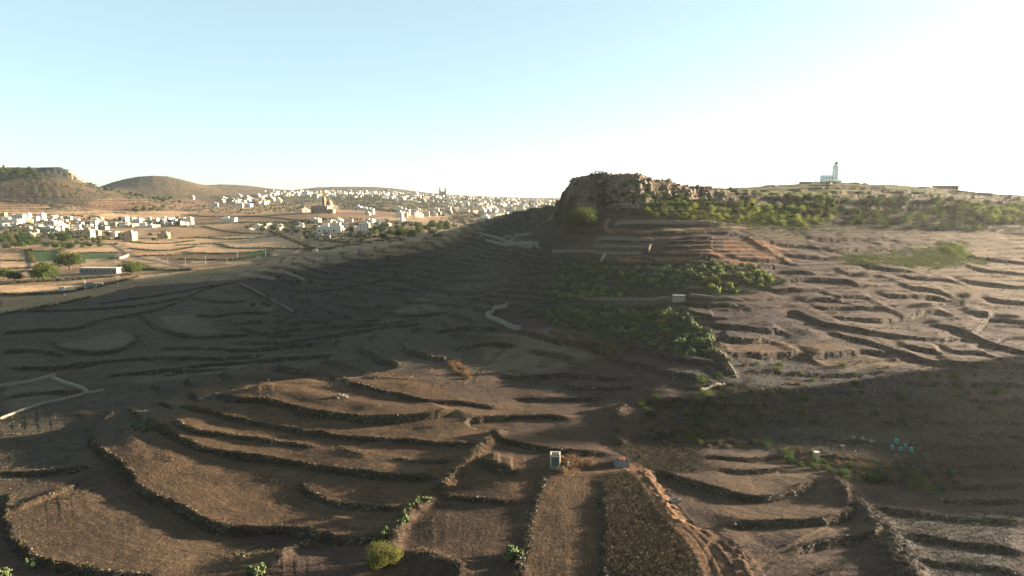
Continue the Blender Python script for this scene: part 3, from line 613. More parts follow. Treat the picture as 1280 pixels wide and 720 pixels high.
# ------------------------------------------------------------------ simple materials
def solid(name, c, vary=.25, sc=2.0, c2=None, rough=.9, attr=None, bump=0.0):
    m, t, b = newmat(name); g = NG(t); b.inputs['Roughness'].default_value = rough
    tc = g.n('ShaderNodeTexCoord').outputs['Object']
    n = g.noise(tc, sc, 4, .65)
    base = g.mix(g.ramp(n, .4, .65), c, c2) if c2 else c
    if attr: base = g.attr(attr).outputs['Color']
    v = g.ramp(n, .3, .7, 1 - vary, 1 + vary); cc = g.n('ShaderNodeCombineColor'); [g.l(v, cc.inputs[i]) for i in range(3)]
    g.l(g.mix(1.0, base, cc.outputs[0], 'MULTIPLY'), b.inputs['Base Color'])
    if bump:
        bp = g.n('ShaderNodeBump'); bp.inputs['Strength'].default_value = bump; bp.inputs['Distance'].default_value = .1; g.l(n, bp.inputs['Height']); g.l(bp.outputs[0], b.inputs['Normal'])
    return m
def leafmat(name, c, c2, trans=.35):
    m, t, b = newmat(name); g = NG(t)
    oi = g.n('ShaderNodeObjectInfo'); gi = g.n('ShaderNodeNewGeometry'); tc = g.n('ShaderNodeTexCoord').outputs['Object']
    n = g.noise(tc, .6, 3, .7)
    col = g.mix(g.ramp(n, .35, .65), c, c2)
    v = g.math('ADD', g.math('MULTIPLY', oi.outputs['Random'], .5), .75)
    cc = g.n('ShaderNodeCombineColor'); [g.l(v, cc.inputs[i]) for i in range(3)]
    col = g.mix(1.0, col, cc.outputs[0], 'MULTIPLY'); g.l(col, b.inputs['Base Color'])
    tr_ = g.n('ShaderNodeBsdfTranslucent'); g.l(col, tr_.inputs['Color']); mx = g.n('ShaderNodeMixShader'); mx.inputs[0].default_value = trans
    g.l(b.outputs[0], mx.inputs[1]); g.l(tr_.outputs[0], mx.inputs[2]); g.l(mx.outputs[0], t.nodes['Material Output'].inputs['Surface'])
    return m
M = dict(
 olive=leafmat('leaf_olive', (.040, .060, .016), (.070, .088, .022)), dark=leafmat('leaf_dark', (.020, .036, .014), (.036, .054, .018)),
 bright=leafmat('leaf_bright', (.08, .12, .022), (.155, .18, .035)), yellow=leafmat('leaf_yellow', (.125, .145, .03), (.20, .21, .045)),
 bush=leafmat('leaf_bush', (.075, .085, .022), (.13, .125, .035)), pear=leafmat('cactus_pad', (.052, .082, .030), (.115, .14, .06), .08), pearb=leafmat('cactus_pad_bright', (.085, .12, .028), (.15, .18, .045), .2),
 dry=leafmat('dry_twigs', (.085, .055, .032), (.15, .10, .055), .2), bark=solid('bark', (.07, .05, .035), .3, 3),
 stone=solid('dry_stone', (.16, .14, .11), .3, 1.5, (.10, .09, .075)), limestone=solid('limestone', (.30, .25, .18), .15, .8, (.23, .19, .14)),
 pale=solid('pale_stone', (.20, .185, .155), .25, 1.0, (.13, .125, .11)), white=solid('white_plaster', (.44, .41, .36), .06, .4), cream=solid('cream_plaster', (.42, .36, .26), .08, .4),
 tan=solid('tan_stone', (.32, .235, .14), .12, .5), grey=solid('grey_concrete', (.17, .165, .155), .12, .5), roof=solid('flat_roof', (.30, .26, .21), .15, .4),
 pane=solid('window_dark', (.025, .03, .035), .1, 1, rough=.25), metal=solid('galvanised_metal', (.17, .175, .18), .12, 3, rough=.5), wood=solid('pole_wood', (.22, .20, .17), .2, 3),
 rust=solid('rusty_metal', (.16, .06, .035), .3, 3), church=solid('church_stone', (.19, .145, .10), .12, .5), green=solid('green_panel', (.045, .075, .062), .15, 2), teal=solid('teal_plastic', (.04, .20, .16), .12, 2, rough=.5),
 blue=solid('blue_sheet', (.10, .20, .28), .1, 1), tower=solid('weathered_white', (.76, .77, .75), .08, .3), glass=solid('lantern_glass', (.10, .14, .15), .1, 1, rough=.1), black=solid('black_metal', (.03, .035, .035), .1, 2))

# ------------------------------------------------------------------ mesh builder
class MB:
    def __init__(s): s.bm = bmesh.new(); s.mi = 0
    def box(s, c, d, rz=0, taper=1.0, mi=None):
        r = bmesh.ops.create_cube(s.bm, size=1.0); mi = s.mi if mi is None else mi
        for v in r['verts']:
            k = taper if v.co.z > 0 else 1.0
            v.co = Vector((v.co.x * d[0] * k, v.co.y * d[1] * k, v.co.z * d[2]))
        bmesh.ops.rotate(s.bm, verts=r['verts'], cent=(0, 0, 0), matrix=Matrix.Rotation(rz, 3, 'Z'))
        bmesh.ops.translate(s.bm, verts=r['verts'], vec=c)
        for f in {f for v in r['verts'] for f in v.link_faces}: f.material_index = mi
        return s
    def cyl(s, a, b, r0, r1=None, n=10, mi=None):
        a = Vector(a); b = Vector(b); r1 = r0 if r1 is None else r1; d = b - a; mi = s.mi if mi is None else mi
        mat = Matrix.Translation((a + b) / 2) @ d.to_track_quat('Z', 'Y').to_matrix().to_4x4()
        r = bmesh.ops.create_cone(s.bm, segments=n, radius1=r0, radius2=max(r1, 1e-4), depth=d.length, cap_ends=True, matrix=mat)
        for f in {f for v in r['verts'] for f in v.link_faces}: f.material_index = mi
        return s
    def sph(s, c, r, sz=1.0, sub=2, n=0.0, seed=0, mi=None):
        q = bmesh.ops.create_icosphere(s.bm, subdivisions=sub, radius=1.0); rr = random.Random(seed); mi = s.mi if mi is None else mi
        for v in q['verts']:
            k = 1 + (rr.random() - .5) * n; v.co = Vector((v.co.x * r * k + c[0], v.co.y * r * k + c[1], v.co.z * r * sz * k + c[2]))
        for f in {f for v in q['verts'] for f in v.link_faces}: f.material_index = mi
        return s
    def mesh(s, name, *mats):
        me = bpy.data.meshes.new(name); s.bm.to_mesh(me); s.bm.free()
        for m in mats: me.materials.append(m)
        return me
    def build(s, name, mat, parent=None, **k):
        mats = mat if isinstance(mat, (list, tuple)) else [mat]
        return link(name, s.mesh(name, *mats), parent, **k)
def at(px, py):
    q = ground(px, py)
    if q is None: return None
    return Vector((q[0], q[1], height(q[0], q[1])))

# ------------------------------------------------------------------ foliage meshes
def leaf_quads(C, size, r, aspect=.6, up=0.0):
    """one small leaf-shaped face at every centre, at random angles"""
    n = len(C); a = r.normal(size=(n, 3)); a[:, 2] += up; a /= np.linalg.norm(a, axis=1)[:, None] + 1e-9
    b = np.cross(a, r.normal(size=(n, 3))); b /= np.linalg.norm(b, axis=1)[:, None] + 1e-9
    s_ = (size * (.6 + .8 * r.random(n)))[:, None]
    V = np.stack([C - a * s_ * .5, C + b * s_ * aspect * .5 + a * s_ * .05, C + a * s_ * .5, C - b * s_ * aspect * .5 + a * s_ * .05], 1).reshape(-1, 3)
    return V, np.arange(n * 4).reshape(-1, 4)
def crown_mesh(name, rx, rz, zc, nclump, nleaf, size, mat, seed, flat=.0, aspect=.65):
    r = np.random.default_rng(seed); P_ = []
    while len(P_) < nclump:
        v = r.normal(size=3); v /= np.linalg.norm(v); k = r.random() ** .35
        if v[2] < -.55: continue
        P_.append(v * k * np.array([rx * .8, rx * .8, rz * .8]) * (1 + r.normal() * .12))
    P_ = np.array(P_); cs = rx * (2.4 / math.sqrt(nclump)) * (.7 + .6 * r.random(nclump))
    i = r.integers(0, nclump, nleaf); v = r.normal(size=(nleaf, 3)); v /= np.linalg.norm(v, axis=1)[:, None]; v *= (r.random(nleaf) ** .4)[:, None] * cs[i][:, None]; v[:, 2] *= .75
    C = P_[i] + v; C[:, 2] += zc; C[:, 2] = np.maximum(C[:, 2], .15)
    V_, F_ = leaf_quads(C, size, r, aspect)
    return npmesh(name, V_, F_, mat)
def trunk_mesh(name, h, r0, spread, seed, n=5):
    r = random.Random(seed); b = MB(); top = Vector((r.uniform(-.3, .3), r.uniform(-.3, .3), h * .45)); b.cyl((0, 0, -1.0), top, r0, r0 * .75, 8)
    for k in range(n):
        a = 2 * math.pi * k / n + r.random(); e = Vector((math.cos(a) * spread * .5, math.sin(a) * spread * .5, h * r.uniform(.75, .95)))
        b.cyl(top - Vector((0, 0, .1)), e, r0 * .5, r0 * .15, 6); e2 = e + Vector((math.cos(a + .7) * spread * .25, math.sin(a + .7) * spread * .25, h * .15)); b.cyl(e, e2, r0 * .18, r0 * .06, 5)
    return b.mesh(name, M['bark'])
def pear_mesh(name, rad, npad, mat, seed):
    """prickly pear: stacked oval pads branching upwards"""
    r = np.random.default_rng(seed); pads = []
    for k in range(7):
        a = r.random() * 6.28; q = r.random() ** .5 * rad * .7; pads.append((np.array([math.cos(a) * q, math.sin(a) * q, .2]), 0))
    while len(pads) < npad:
        p, lv = pads[r.integers(0, len(pads))]
        if lv > 4 and r.random() < .9: continue
        d = r.normal(size=3) * np.array([.6, .6, .25]) + np.array([0, 0, .55]); d /= np.linalg.norm(d); pads.append((p + d * rad * .24, lv + 1))
    Vs, Fs = [], []; k8 = np.arange(8) * math.pi / 4; o = 0
    for p, lv in pads:
        u = r.normal(size=3) * .5 + np.array([0, 0, 1.]); u /= np.linalg.norm(u); w_ = np.cross(u, r.normal(size=3)); w_ /= np.linalg.norm(w_) + 1e-9; nn = np.cross(u, w_)
        L = rad * r.uniform(.16, .24); rim = [p + u * L * math.cos(a) + w_ * L * .62 * math.sin(a) for a in k8]
        Vs += rim + [p + nn * L * .16, p - nn * L * .16]
        for i in range(8): j = (i + 1) % 8; Fs += [(o + i, o + j, o + 8), (o + j, o + i, o + 9)]
        o += 10
    return npmesh(name, np.array(Vs), np.array(Fs), mat)
def place(src_list, spots, name, label, cat, group, smin, smax, sink=.1, rnd=None):
    """independent copies of a prototype mesh, one object each"""
    rr = rnd or random.Random(len(spots) * 7 + len(name)); out = []
    for x, y in spots:
        me = rr.choice(src_list); s_ = rr.uniform(smin, smax)
        o = link(name, me, None, (x, y, height(x, y) - sink), rr.uniform(0, 6.28), (s_, s_, s_ * rr.uniform(.85, 1.15)))
        tag(o, label, cat, group); out.append(o)
    return out
def place_tree(protos, spots, label, cat, group, smin, smax, seed=1):
    rr = random.Random(seed)
    for x, y in spots:
        nm, cr_, tk = rr.choice(protos); s_ = rr.uniform(smin, smax)
        e = empty(nm, (x, y, height(x, y)), rr.uniform(0, 6.28), s_); tag(e, label, cat, group)
        link('crown', cr_, e); link('trunk', tk, e)
def scatter(pts, n, mind, seed, excl=None):
    """random spots inside a patch of ground, kept apart from each other"""
    pw = np.array([q[:2] for q in gp(pts)]); r = np.random.default_rng(seed); out = []; x0, y0 = pw.min(0); x1, y1 = pw.max(0); tries = 0
    while len(out) < n and tries < 60:
        tries += 1
        X = r.uniform(x0, x1, 200); Y = r.uniform(y0, y1, 200); ins = poly_sd(pw, X, Y) > 0
        for x, y in zip(X[ins], Y[ins]):
            if all((x - a) ** 2 + (y - b) ** 2 > mind * mind for a, b in out): out.append((x, y))
            if len(out) >= n: break
    return out
big = [('carob_tree', crown_mesh('crown', 6.0, 3.6, 4.2, 34, 5200, .62, M['olive'], 11), trunk_mesh('trunk', 5.5, .45, 7, 1)), ('carob_tree', crown_mesh('crown', 5.6, 3.9, 4.4, 28, 4800, .62, M['olive'], 12), trunk_mesh('trunk', 5.8, .45, 7, 2))]
mid = [('round_tree', crown_mesh('crown', 3.4, 2.7, 3.4, 18, 1300, .62, M['olive'], 21), trunk_mesh('trunk', 4.2, .25, 4, 3)), ('round_tree', crown_mesh('crown', 3.6, 2.4, 3.2, 16, 1200, .62, M['dark'], 22), trunk_mesh('trunk', 4.0, .25, 4, 4)),
       ('round_tree', crown_mesh('crown', 3.0, 3.0, 3.5, 18, 1200, .6, M['dark'], 23), trunk_mesh('trunk', 4.4, .25, 4, 5))]
midb = [('round_tree', crown_mesh('crown', 4.2, 3.0, 3.6, 24, 2400, .62, M['bright'], 24), trunk_mesh('trunk', 4.5, .3, 5, 6)), ('round_tree', crown_mesh('crown', 4.0, 3.2, 3.8, 20, 2200, .62, M['olive'], 25), trunk_mesh('trunk', 4.5, .3, 5, 7))]
shrub = [crown_mesh('scrub_bush', 1.6, 1.2, .7, 9, 420, .38, M[c], 30 + i) for i, c in enumerate(('dark', 'olive', 'dark'))]
shrubb = [crown_mesh('scrub_bush', 1.6, 1.2, .7, 9, 420, .38, M[c], 40 + i) for i, c in enumerate(('bright', 'yellow', 'olive'))]
dryb = [crown_mesh('dry_bush', 1.2, .9, .5, 9, 700, .28, M['dry'], 50 + i, aspect=.4) for i in range(2)]
pear = [pear_mesh('prickly_pear', 1.8, 130, M['pear'], 60 + i) for i in range(4)]
pearb = [pear_mesh('prickly_pear', 1.8, 130, M['pearb'], 70 + i) for i in range(2)]
# ---- thickets on the slope under the mesa
place(pear, scatter(((690,330),(745,326),(762,372),(690,376)), 46, 2.6, 1), 'prickly_pear', 'dark prickly pear bush in the square thicket left of the small block hut', 'prickly pear', 'prickly pears in the square thicket', 1.0, 1.5)
place(pear, scatter(((746,334),(830,334),(905,338),(905,350),(840,356),(830,362),(760,352),(748,350)), 66, 3.0, 2), 'prickly_pear', 'dark prickly pear bush in the long thicket below the orange soil strips', 'prickly pear', 'prickly pears in the long upper thicket', 1.0, 1.6)
place(pearb, scatter(((868,334),(925,328),(955,342),(975,354),(960,360),(900,374),(868,366),(880,350)), 36, 3.0, 3), 'prickly_pear', 'sunlit yellow-green prickly pear bush at the right end of the thicket', 'prickly pear', 'sunlit prickly pears at the thicket end', 1.1, 1.7)
place(pear, scatter(((672,392),(700,384),(760,388),(850,388),(868,402),(890,424),(894,444),(850,450),(815,440),(790,420),(720,410),(680,404)), 110, 2.7, 4), 'prickly_pear', 'prickly pear bush in the lower thicket between the bent pale wall and the dark gully', 'prickly pear', 'prickly pears in the lower thicket', .9, 1.4)
place(shrubb, scatter(((690,366),(782,366),(782,373),(700,375)), 12, 3, 5) + scatter(((800,395),(830,398),(860,420),(840,425)), 8, 3, 6), 'scrub_bush', 'small bright green shrub showing among the dark prickly pears', 'shrub', 'bright shrubs among the prickly pears', .8, 1.2)
# ---- mesa foot
for i, (x, y) in enumerate([(725, 283)]):
    p = at(x, y); e = empty('carob_tree', (p.x, p.y, p.z - 1), .4, 1.45); tag(e, 'wide dark spreading tree on the slope at the left foot of the rocky mesa', 'tree')
    link('crown', crown_mesh('crown', 9.5, 4.6, 4.6, 60, 9000, .7, M['olive'], 13), e); link('trunk', big[0][2], e)
place(shrub, scatter(((640,270),(690,250),(706,262),(700,300),(640,300),(600,290)), 46, 4, 7), 'scrub_bush', 'dark scrub bush on the shaded shoulder left of the mesa', 'shrub', 'scrub on the left shoulder of the mesa', 1.0, 2.0)
place(shrub, scatter(((735,246),(820,244),(900,252),(905,262),(820,262),(735,262)), 40, 4, 8), 'scrub_bush', 'dark scrub bush on the scree under the mesa cliff', 'shrub', 'scrub on the scree below the cliff', 1.0, 1.9)
place(shrubb, scatter(((800,262),(860,258),(930,266),(925,280),(850,276),(800,270)), 46, 4.5, 9), 'scrub_bush', 'sunlit yellow-green bush on the slope right below the mesa cliff', 'shrub', 'sunlit bushes below the cliff', 1.0, 1.9)
place(shrubb, scatter(((918,258),(1040,258),(1048,276),(1000,284),(925,278)), 60, 5, 10), 'scrub_bush', 'olive green bush on the slope below the lighthouse plateau', 'shrub', 'bushes below the lighthouse', 1.2, 2.2)
place_tree(midb, scatter(((980,250),(1048,252),(1044,272),(985,270)), 16, 7, 11), 'round olive tree in the grove on the slope under the lighthouse', 'tree', 'trees under the lighthouse', .7, 1.05, 2)
place(shrub, scatter(((1048,252),(1160,252),(1230,270),(1230,292),(1100,288),(1048,284)), 70, 6, 12), 'scrub_bush', 'dark hazy shrub on the shaded slope right of the lighthouse', 'shrub', 'shrubs on the hazy right slope', 1.4, 2.8)
place_tree(midb, scatter(((1160,256),(1290,262),(1290,284),(1240,284),(1200,270)), 34, 9, 13), 'round sunlit tree in the belt of trees near the right edge', 'tree', 'tree belt near the right edge', .9, 1.35, 3)
place(shrubb, scatter(((1175,308),(1200,306),(1222,326),(1195,326)), 14, 4, 14), 'scrub_bush', 'bright green bush at the right end of the green hillside field', 'shrub', 'bushes by the green hillside field', 1.0, 1.8)
for px, py, s_, lb in ((913,238,1.2,'small dark bush on the skyline between the mesa and the lighthouse'), (967,234,1.0,'tiny dark bush on the skyline left of the low ruined hut'), (766,224,.6,'single small bush on the flat top of the mesa')):
    p = at(px, py); tag(link('scrub_bush', shrub[0], None, (p.x, p.y, p.z), 0, (s_,) * 3), lb, 'shrub')
# ---- foreground shrubs
p = at(480, 706); e = empty('round_bush', (p.x, p.y, p.z - .3), .3, 1.0); tag(e, 'large round yellow-green bush at the bottom edge left of centre', 'bush')
link('crown', crown_mesh('crown', 3.1, 2.3, 2.0, 17, 8500, .24, M['bush'], 18), e); link('trunk', trunk_mesh('trunk', 3.2, .16, 3.4, 9), e)
FG = []
for px, py in ((505,648),(511,642),(518,638),(526,634),(533,631),(508,656),(500,660)): q = at(px, py); FG.append((q.x, q.y))
place(pear, FG, 'prickly_pear', 'green prickly pear on the bank above the large round bush', 'prickly pear', 'prickly pears on the bank above the round bush', .55, .9)
for pts, lb, gr in ((((473,676),(480,672)), 'small prickly pear just behind the large round bush', 'prickly pears behind the round bush'), (((640,692),(645,697),(636,699)), 'prickly pear at the lower end of the narrow field boundary', 'prickly pears by the field boundary'),
                 (((36,702),(42,706),(2,716),(8,719)), 'prickly pear on the bank in the bottom left corner', 'prickly pears in the bottom left corner'), (((316,717),(323,719)), 'prickly pear at the bottom edge below the curved field', 'prickly pears below the curved field'),
                 (((165,532),(172,536),(180,538)), 'prickly pear on the rocky bank at the upper left end of the terraces', 'prickly pears on the upper rocky bank')):
    place(pear, [tuple(at(*p)[:2]) for p in pts], 'prickly_pear', lb, 'prickly pear', gr, .6, .95)
place(dryb, [tuple(at(*p)[:2]) for p in ((708,578),(714,574),(718,580),(711,586),(722,582),(728,580),(737,580),(704,590))], 'dry_bush', 'reddish dry bush beside the open topped block hut', 'bush', 'dry bushes beside the block hut', .9, 1.6)
place(dryb, scatter(((560,455),(572,452),(590,470),(588,480),(572,470)), 22, 1.6, 15), 'dry_bush', 'rust coloured dry bush in the short row in the middle of the dark slope', 'bush', 'row of rust coloured bushes', .7, 1.2)
place(dryb, scatter(((690,420),(730,422),(790,436),(780,450),(735,445),(700,430)), 60, 1.8, 16), 'dry_bush', 'reddish brown dry bush on the slope below the prickly pear thicket', 'bush', 'dry bushes below the thicket', .7, 1.3)
place(dryb + shrub, scatter(((800,500),(880,500),(960,540),(960,560),(850,560),(800,550)), 70, 2.6, 17), 'dry_bush', 'dry brown bush in the scrubby hollow right of the tin enclosure', 'bush', 'bushes in the scrubby hollow', .5, 1.1)
place(dryb + shrub, scatter(((980,560),(1100,580),(1200,600),(1190,620),(1060,600),(985,580)), 60, 3, 18), 'dry_bush', 'dark low bush on the rough ground below the turquoise drums', 'bush', 'bushes below the drums', .5, 1.1)
place(dryb + shrub, scatter(((870,460),(1010,452),(1130,462),(1280,476),(1280,530),(1120,535),(980,530),(880,510)), 90, 5, 19), 'dry_bush', 'dark low bush scattered over the shaded slope on the right', 'bush', 'bushes on the shaded slope', .5, 1.2)
place(shrub, scatter(((300,350),(520,310),(600,330),(560,400),(440,450),(330,440)), 60, 6, 20), 'scrub_bush', 'dark bush in the shaded valley left of centre', 'shrub', 'bushes in the shaded valley', .6, 1.3)
# lone spreading tree on the right hillside
p = at(1203, 383); e = empty('umbrella_tree', (p.x, p.y, p.z), 0, 1.0); tag(e, 'lone flat-crowned tree with a forked trunk on the sunlit right hillside', 'tree')
link('crown', crown_mesh('crown', 3.6, 1.1, 5.0, 22, 1500, .42, M['dark'], 15), e); link('trunk', trunk_mesh('trunk', 5.2, .28, 4.5, 10, 4), e)
tag(link('scrub_bush', shrub[0], None, (p.x - .9, p.y - .6, p.z - .2), 0, (.95, .95, 1.5)), 'dark bush growing against the trunk of the lone flat-crowned tree', 'shrub')
# ---- trees of the plain and the villages
for px, py, s_, lb in ((57,351,1.0,'large round tree lit from the right at the near edge of the plain'), (88,337,1.12,'largest dark tree beside the green crop field'), (166,343,.95,'broad yellow-green tree right of the long stone barn'), (173,338,.7,'smaller tree behind the broad yellow-green tree'), (6,350,.9,'dark tree cut by the left edge of the photo'), (18,352,.8,'dark tree next to the one at the left edge')):
    p = at(px, py); nm, c_, t_ = big[hash(px) % 2]; e = empty(nm, (p.x, p.y, p.z - .4), px, s_ * (2.25 if px in (57, 88) else 1.7)); tag(e, lb, 'tree'); link('crown', c_, e); link('trunk', t_, e)
for pts, n, md, lb, gr, a_, b_ in (
  (((0,296),(60,298),(95,300),(92,314),(40,312),(0,314)), 40, 9, 'tree in the dense grove in front of the left village', 'grove in front of the left village', 1.2, 1.9),
  (((95,300),(150,300),(156,312),(95,314)), 16, 10, 'tree between the grove and the farm road', 'trees between grove and farm road', .8, 1.3),
  (((100,272),(240,274),(240,284),(100,284)), 24, 18, 'tree among the white houses of the left village', 'trees in the left village', .9, 1.6),
  (((0,282),(120,284),(150,290),(220,292),(220,302),(120,300),(0,294)), 26, 16, 'tree among the houses at the near side of the left village', 'trees at the near side of the left village', .9, 1.5),
  (((165,262),(206,260),(206,265),(165,267)), 12, 14, 'dark tree in the long copse on the fields behind the left village', 'copse behind the left village', 1.2, 1.7),
  (((300,285),(372,284),(395,292),(410,306),(380,300),(330,291)), 24, 14, 'tree in the belt beside the middle village', 'trees beside the middle village', 1.0, 1.7),
  (((430,286),(510,282),(512,298),(470,303),(440,300)), 26, 12, 'tree between the middle village and the ridge road', 'trees between middle village and road', 1.0, 1.8),
  (((508,284),(562,280),(566,290),(540,296),(510,300)), 22, 8, 'dark tree in the row on the rim of the shaded slope', 'row of trees on the rim', 1.0, 1.7),
  (((0,216),(44,216),(46,226),(0,228)), 20, 16, 'dark tree in the wood below the left table-topped hill', 'wood below the left hilltop', 1.8, 2.8),
  (((100,224),(135,226),(190,244),(235,254),(235,258),(160,246),(100,236)), 22, 24, 'tree on the ridge running down from the left hill', 'trees along the left ridge', 1.3, 2.3),
  (((20,228),(100,236),(100,250),(10,250)), 12, 30, 'small tree on the terraced slope of the left hill', 'trees on the left hill slope', 1.0, 1.6)):
    place_tree(mid, scatter(pts, n, md, len(lb)), lb, 'tree', gr, a_, b_, len(lb))
# ------------------------------------------------------------------ ground cover nobody could count
def sample(weight, n, seed):
    """positions drawn over the ground in proportion to a cover map"""
    r = np.random.default_rng(seed); A = np.zeros(GX.shape)
    A[:-1, :-1] = np.abs(GX[:-1, 1:] - GX[:-1, :-1]) * np.diff(Yr)[:, None]
    W = (weight * A).ravel(); c = np.cumsum(W); u = r.random(n) * c[-1]; k = np.searchsorted(c, u); i, j = np.divmod(k, NC)
    i = np.minimum(i, NR - 2); j = np.minimum(j, NC - 2)
    y = Yr[i] + r.random(n) * (Yr[i + 1] - Yr[i]); s = S[j] + r.random(n) * (S[j + 1] - S[j])
    return y * s, y, heights(y * s, y), r
inview = (np.abs(S)[None, :] < .82) & (GY > 98)
def tufts(weight, n, seed, size, leaf, nl, palette, name, aspect=.4, up=.6, sq=.6):
    x, y, z, r = sample(weight * inview, n, seed)
    R_ = size * (.5 + r.random(n)); c = np.repeat(np.stack([x, y, z], 1), nl, 0); v = r.normal(size=(n * nl, 3)) * .45; v[:, 2] = np.abs(v[:, 2]) * sq + .08
    C = c + v * np.repeat(R_, nl)[:, None]
    V_, F_ = leaf_quads(C, leaf, r, aspect, up)
    me = npmesh(name, V_, F_, None)
    pal = np.array(palette)[r.integers(0, len(palette), n)] * (.7 + .6 * r.random(n))[:, None]
    vattr(me, 'tint', np.repeat(pal, nl * 4, 0)); return me
UG = ((688,326),(750,322),(905,334),(960,342),(978,356),(900,376),(764,374),(688,378)), ((668,390),(700,380),(850,386),(870,400),(892,424),(896,446),(850,452),(812,442),(720,412))
cover = solid('dry_cover', (.1, .08, .05), .25, 1.5, attr='tint')
DRY = [(.085, .062, .036), (.065, .048, .030), (.11, .082, .046), (.05, .052, .026), (.045, .040, .026)]
GRN = [(.05, .058, .022), (.038, .046, .02), (.07, .062, .03)]
vw = np.maximum(VEG ** 1.4, BANKM * .9) * (PLAIN < .5)
for nm, wt, n, sd_, sz, lf, nl, pal in (('dry_scrub', vw * (GY < 240), 60000, 1, .55, .26, 9, DRY), ('dry_scrub', vw * (GY >= 240) * (GY < 700), 46000, 2, .8, .42, 8, DRY + GRN),
      ('dry_scrub', np.where(PLAIN > .3, 0, VEG + .10) * (GY >= 240) * (GY < 800), 12000, 3, 1.0, .6, 7, DRY + GRN)):
    o = link(nm, tufts(wt, n, sd_, sz, lf, nl, pal, nm)); o.data.materials.append(cover); tag(o, kind='stuff')
ug = np.zeros(GX.shape)
for q in UG: win, m = region(q, 4, 4); ug[win] = np.maximum(ug[win], m)
o = link('undergrowth', tufts(ug * np.clip(.5 + N2 * 1.5, .1, 1), 11000, 12, 1.0, .5, 12, [(.040, .055, .022), (.055, .070, .028), (.03, .042, .018), (.075, .085, .035)], 'undergrowth', .6, .4)); o.data.materials.append(cover); tag(o, kind='stuff')
o = link('stubble', tufts(np.clip(FURR - VEG, 0, 1) * (GY < 260), 90000, 4, .22, .16, 2, [(.16, .115, .07), (.12, .085, .05), (.09, .065, .042)], 'stubble')); o.data.materials.append(cover); tag(o, kind='stuff')
gw = np.zeros(GX.shape)
for q in (((820,256),(870,260),(912,272),(905,280),(860,272),(825,264)), ((1058,318),(1120,320),(1195,308),(1222,328),(1180,330),(1125,334),(1062,326)), ((925,266),(1000,274),(1000,284),(940,284))):
    win, m = region(q, 14, 16); gw[win] = np.maximum(gw[win], m)
o = link('tall_grass', tufts(gw, 9000, 5, 1.1, .8, 7, [(.15, .17, .035), (.11, .135, .03), (.19, .19, .05)], 'tall_grass', .25, 1.5)); o.data.materials.append(cover); tag(o, kind='stuff')
o = link('hedgerow', tufts(HED * (GY < 1700) * (GY > 500), 5000, 10, 2.0, 1.1, 16, [(.030, .040, .016), (.045, .050, .02), (.06, .055, .028)], 'hedgerow', .7, .3, .7)); o.data.materials.append(cover); tag(o, kind='stuff')
# loose stones at the terrace faces
def rubble(weight, n, seed, s0, s1, name):
    x, y, z, r = sample(weight * inview, n, seed)
    base = np.array([(1, 0, 0), (-1, 0, 0), (0, 1, 0), (0, -1, 0), (0, 0, 1), (0, 0, -1)], float); fc = np.array([(0, 2, 4), (2, 1, 4), (1, 3, 4), (3, 0, 4), (2, 0, 5), (1, 2, 5), (3, 1, 5), (0, 3, 5)])
    s_ = s0 + (s1 - s0) * r.random(n) ** 3; P_ = base[None] * s_[:, None, None] * (.6 + .7 * r.random((n, 6, 1)))
    a = r.random(n) * 6.28; c, s2 = np.cos(a)[:, None], np.sin(a)[:, None]
    X = P_[..., 0] * c - P_[..., 1] * s2 + P_[..., 2] * .3; Y = P_[..., 0] * s2 + P_[..., 1] * c; Z = P_[..., 2] * .75 - P_[..., 0] * .25
    V_ = np.stack([X + x[:, None], Y + y[:, None], Z + z[:, None] + s_[:, None] * .25], -1).reshape(-1, 3)
    return npmesh(name, V_, (fc[None] + (np.arange(n) * 6)[:, None, None]).reshape(-1, 3), M['stone'])
bw = np.clip(BANKM * 1.3 - .3, 0, 1) * np.clip(N2 * 2.5 + .3, 0, 1); tag(link('rubble', rubble(bw * (GY < 300), 8500, 6, .08, .42, 'rubble')), kind='stuff')
tag(link('rubble', rubble(bw * (GY >= 300) * (GY < 640), 4200, 7, .2, .8, 'rubble')), kind='stuff')
rw = np.zeros(GX.shape)
for q in (((990,535),(1100,545),(1180,560),(1180,580),(1060,575),(990,560)), ((560,310),(680,295),(700,330),(620,345)), ((700,250),(900,250),(905,275),(700,275))):
    win, m = region(q, 4, 3); rw[win] = np.maximum(rw[win], m)
tag(link('rubble', rubble(rw, 2600, 8, .12, .55, 'rubble')), kind='stuff')
rw2 = np.zeros(GX.shape); win, m = region(((700,246),(900,248),(905,262),(780,266),(700,262)), 4, 3); rw2[win] = m
tag(link('boulders', rubble(rw2, 700, 11, .5, 2.6, 'boulders')), kind='stuff')

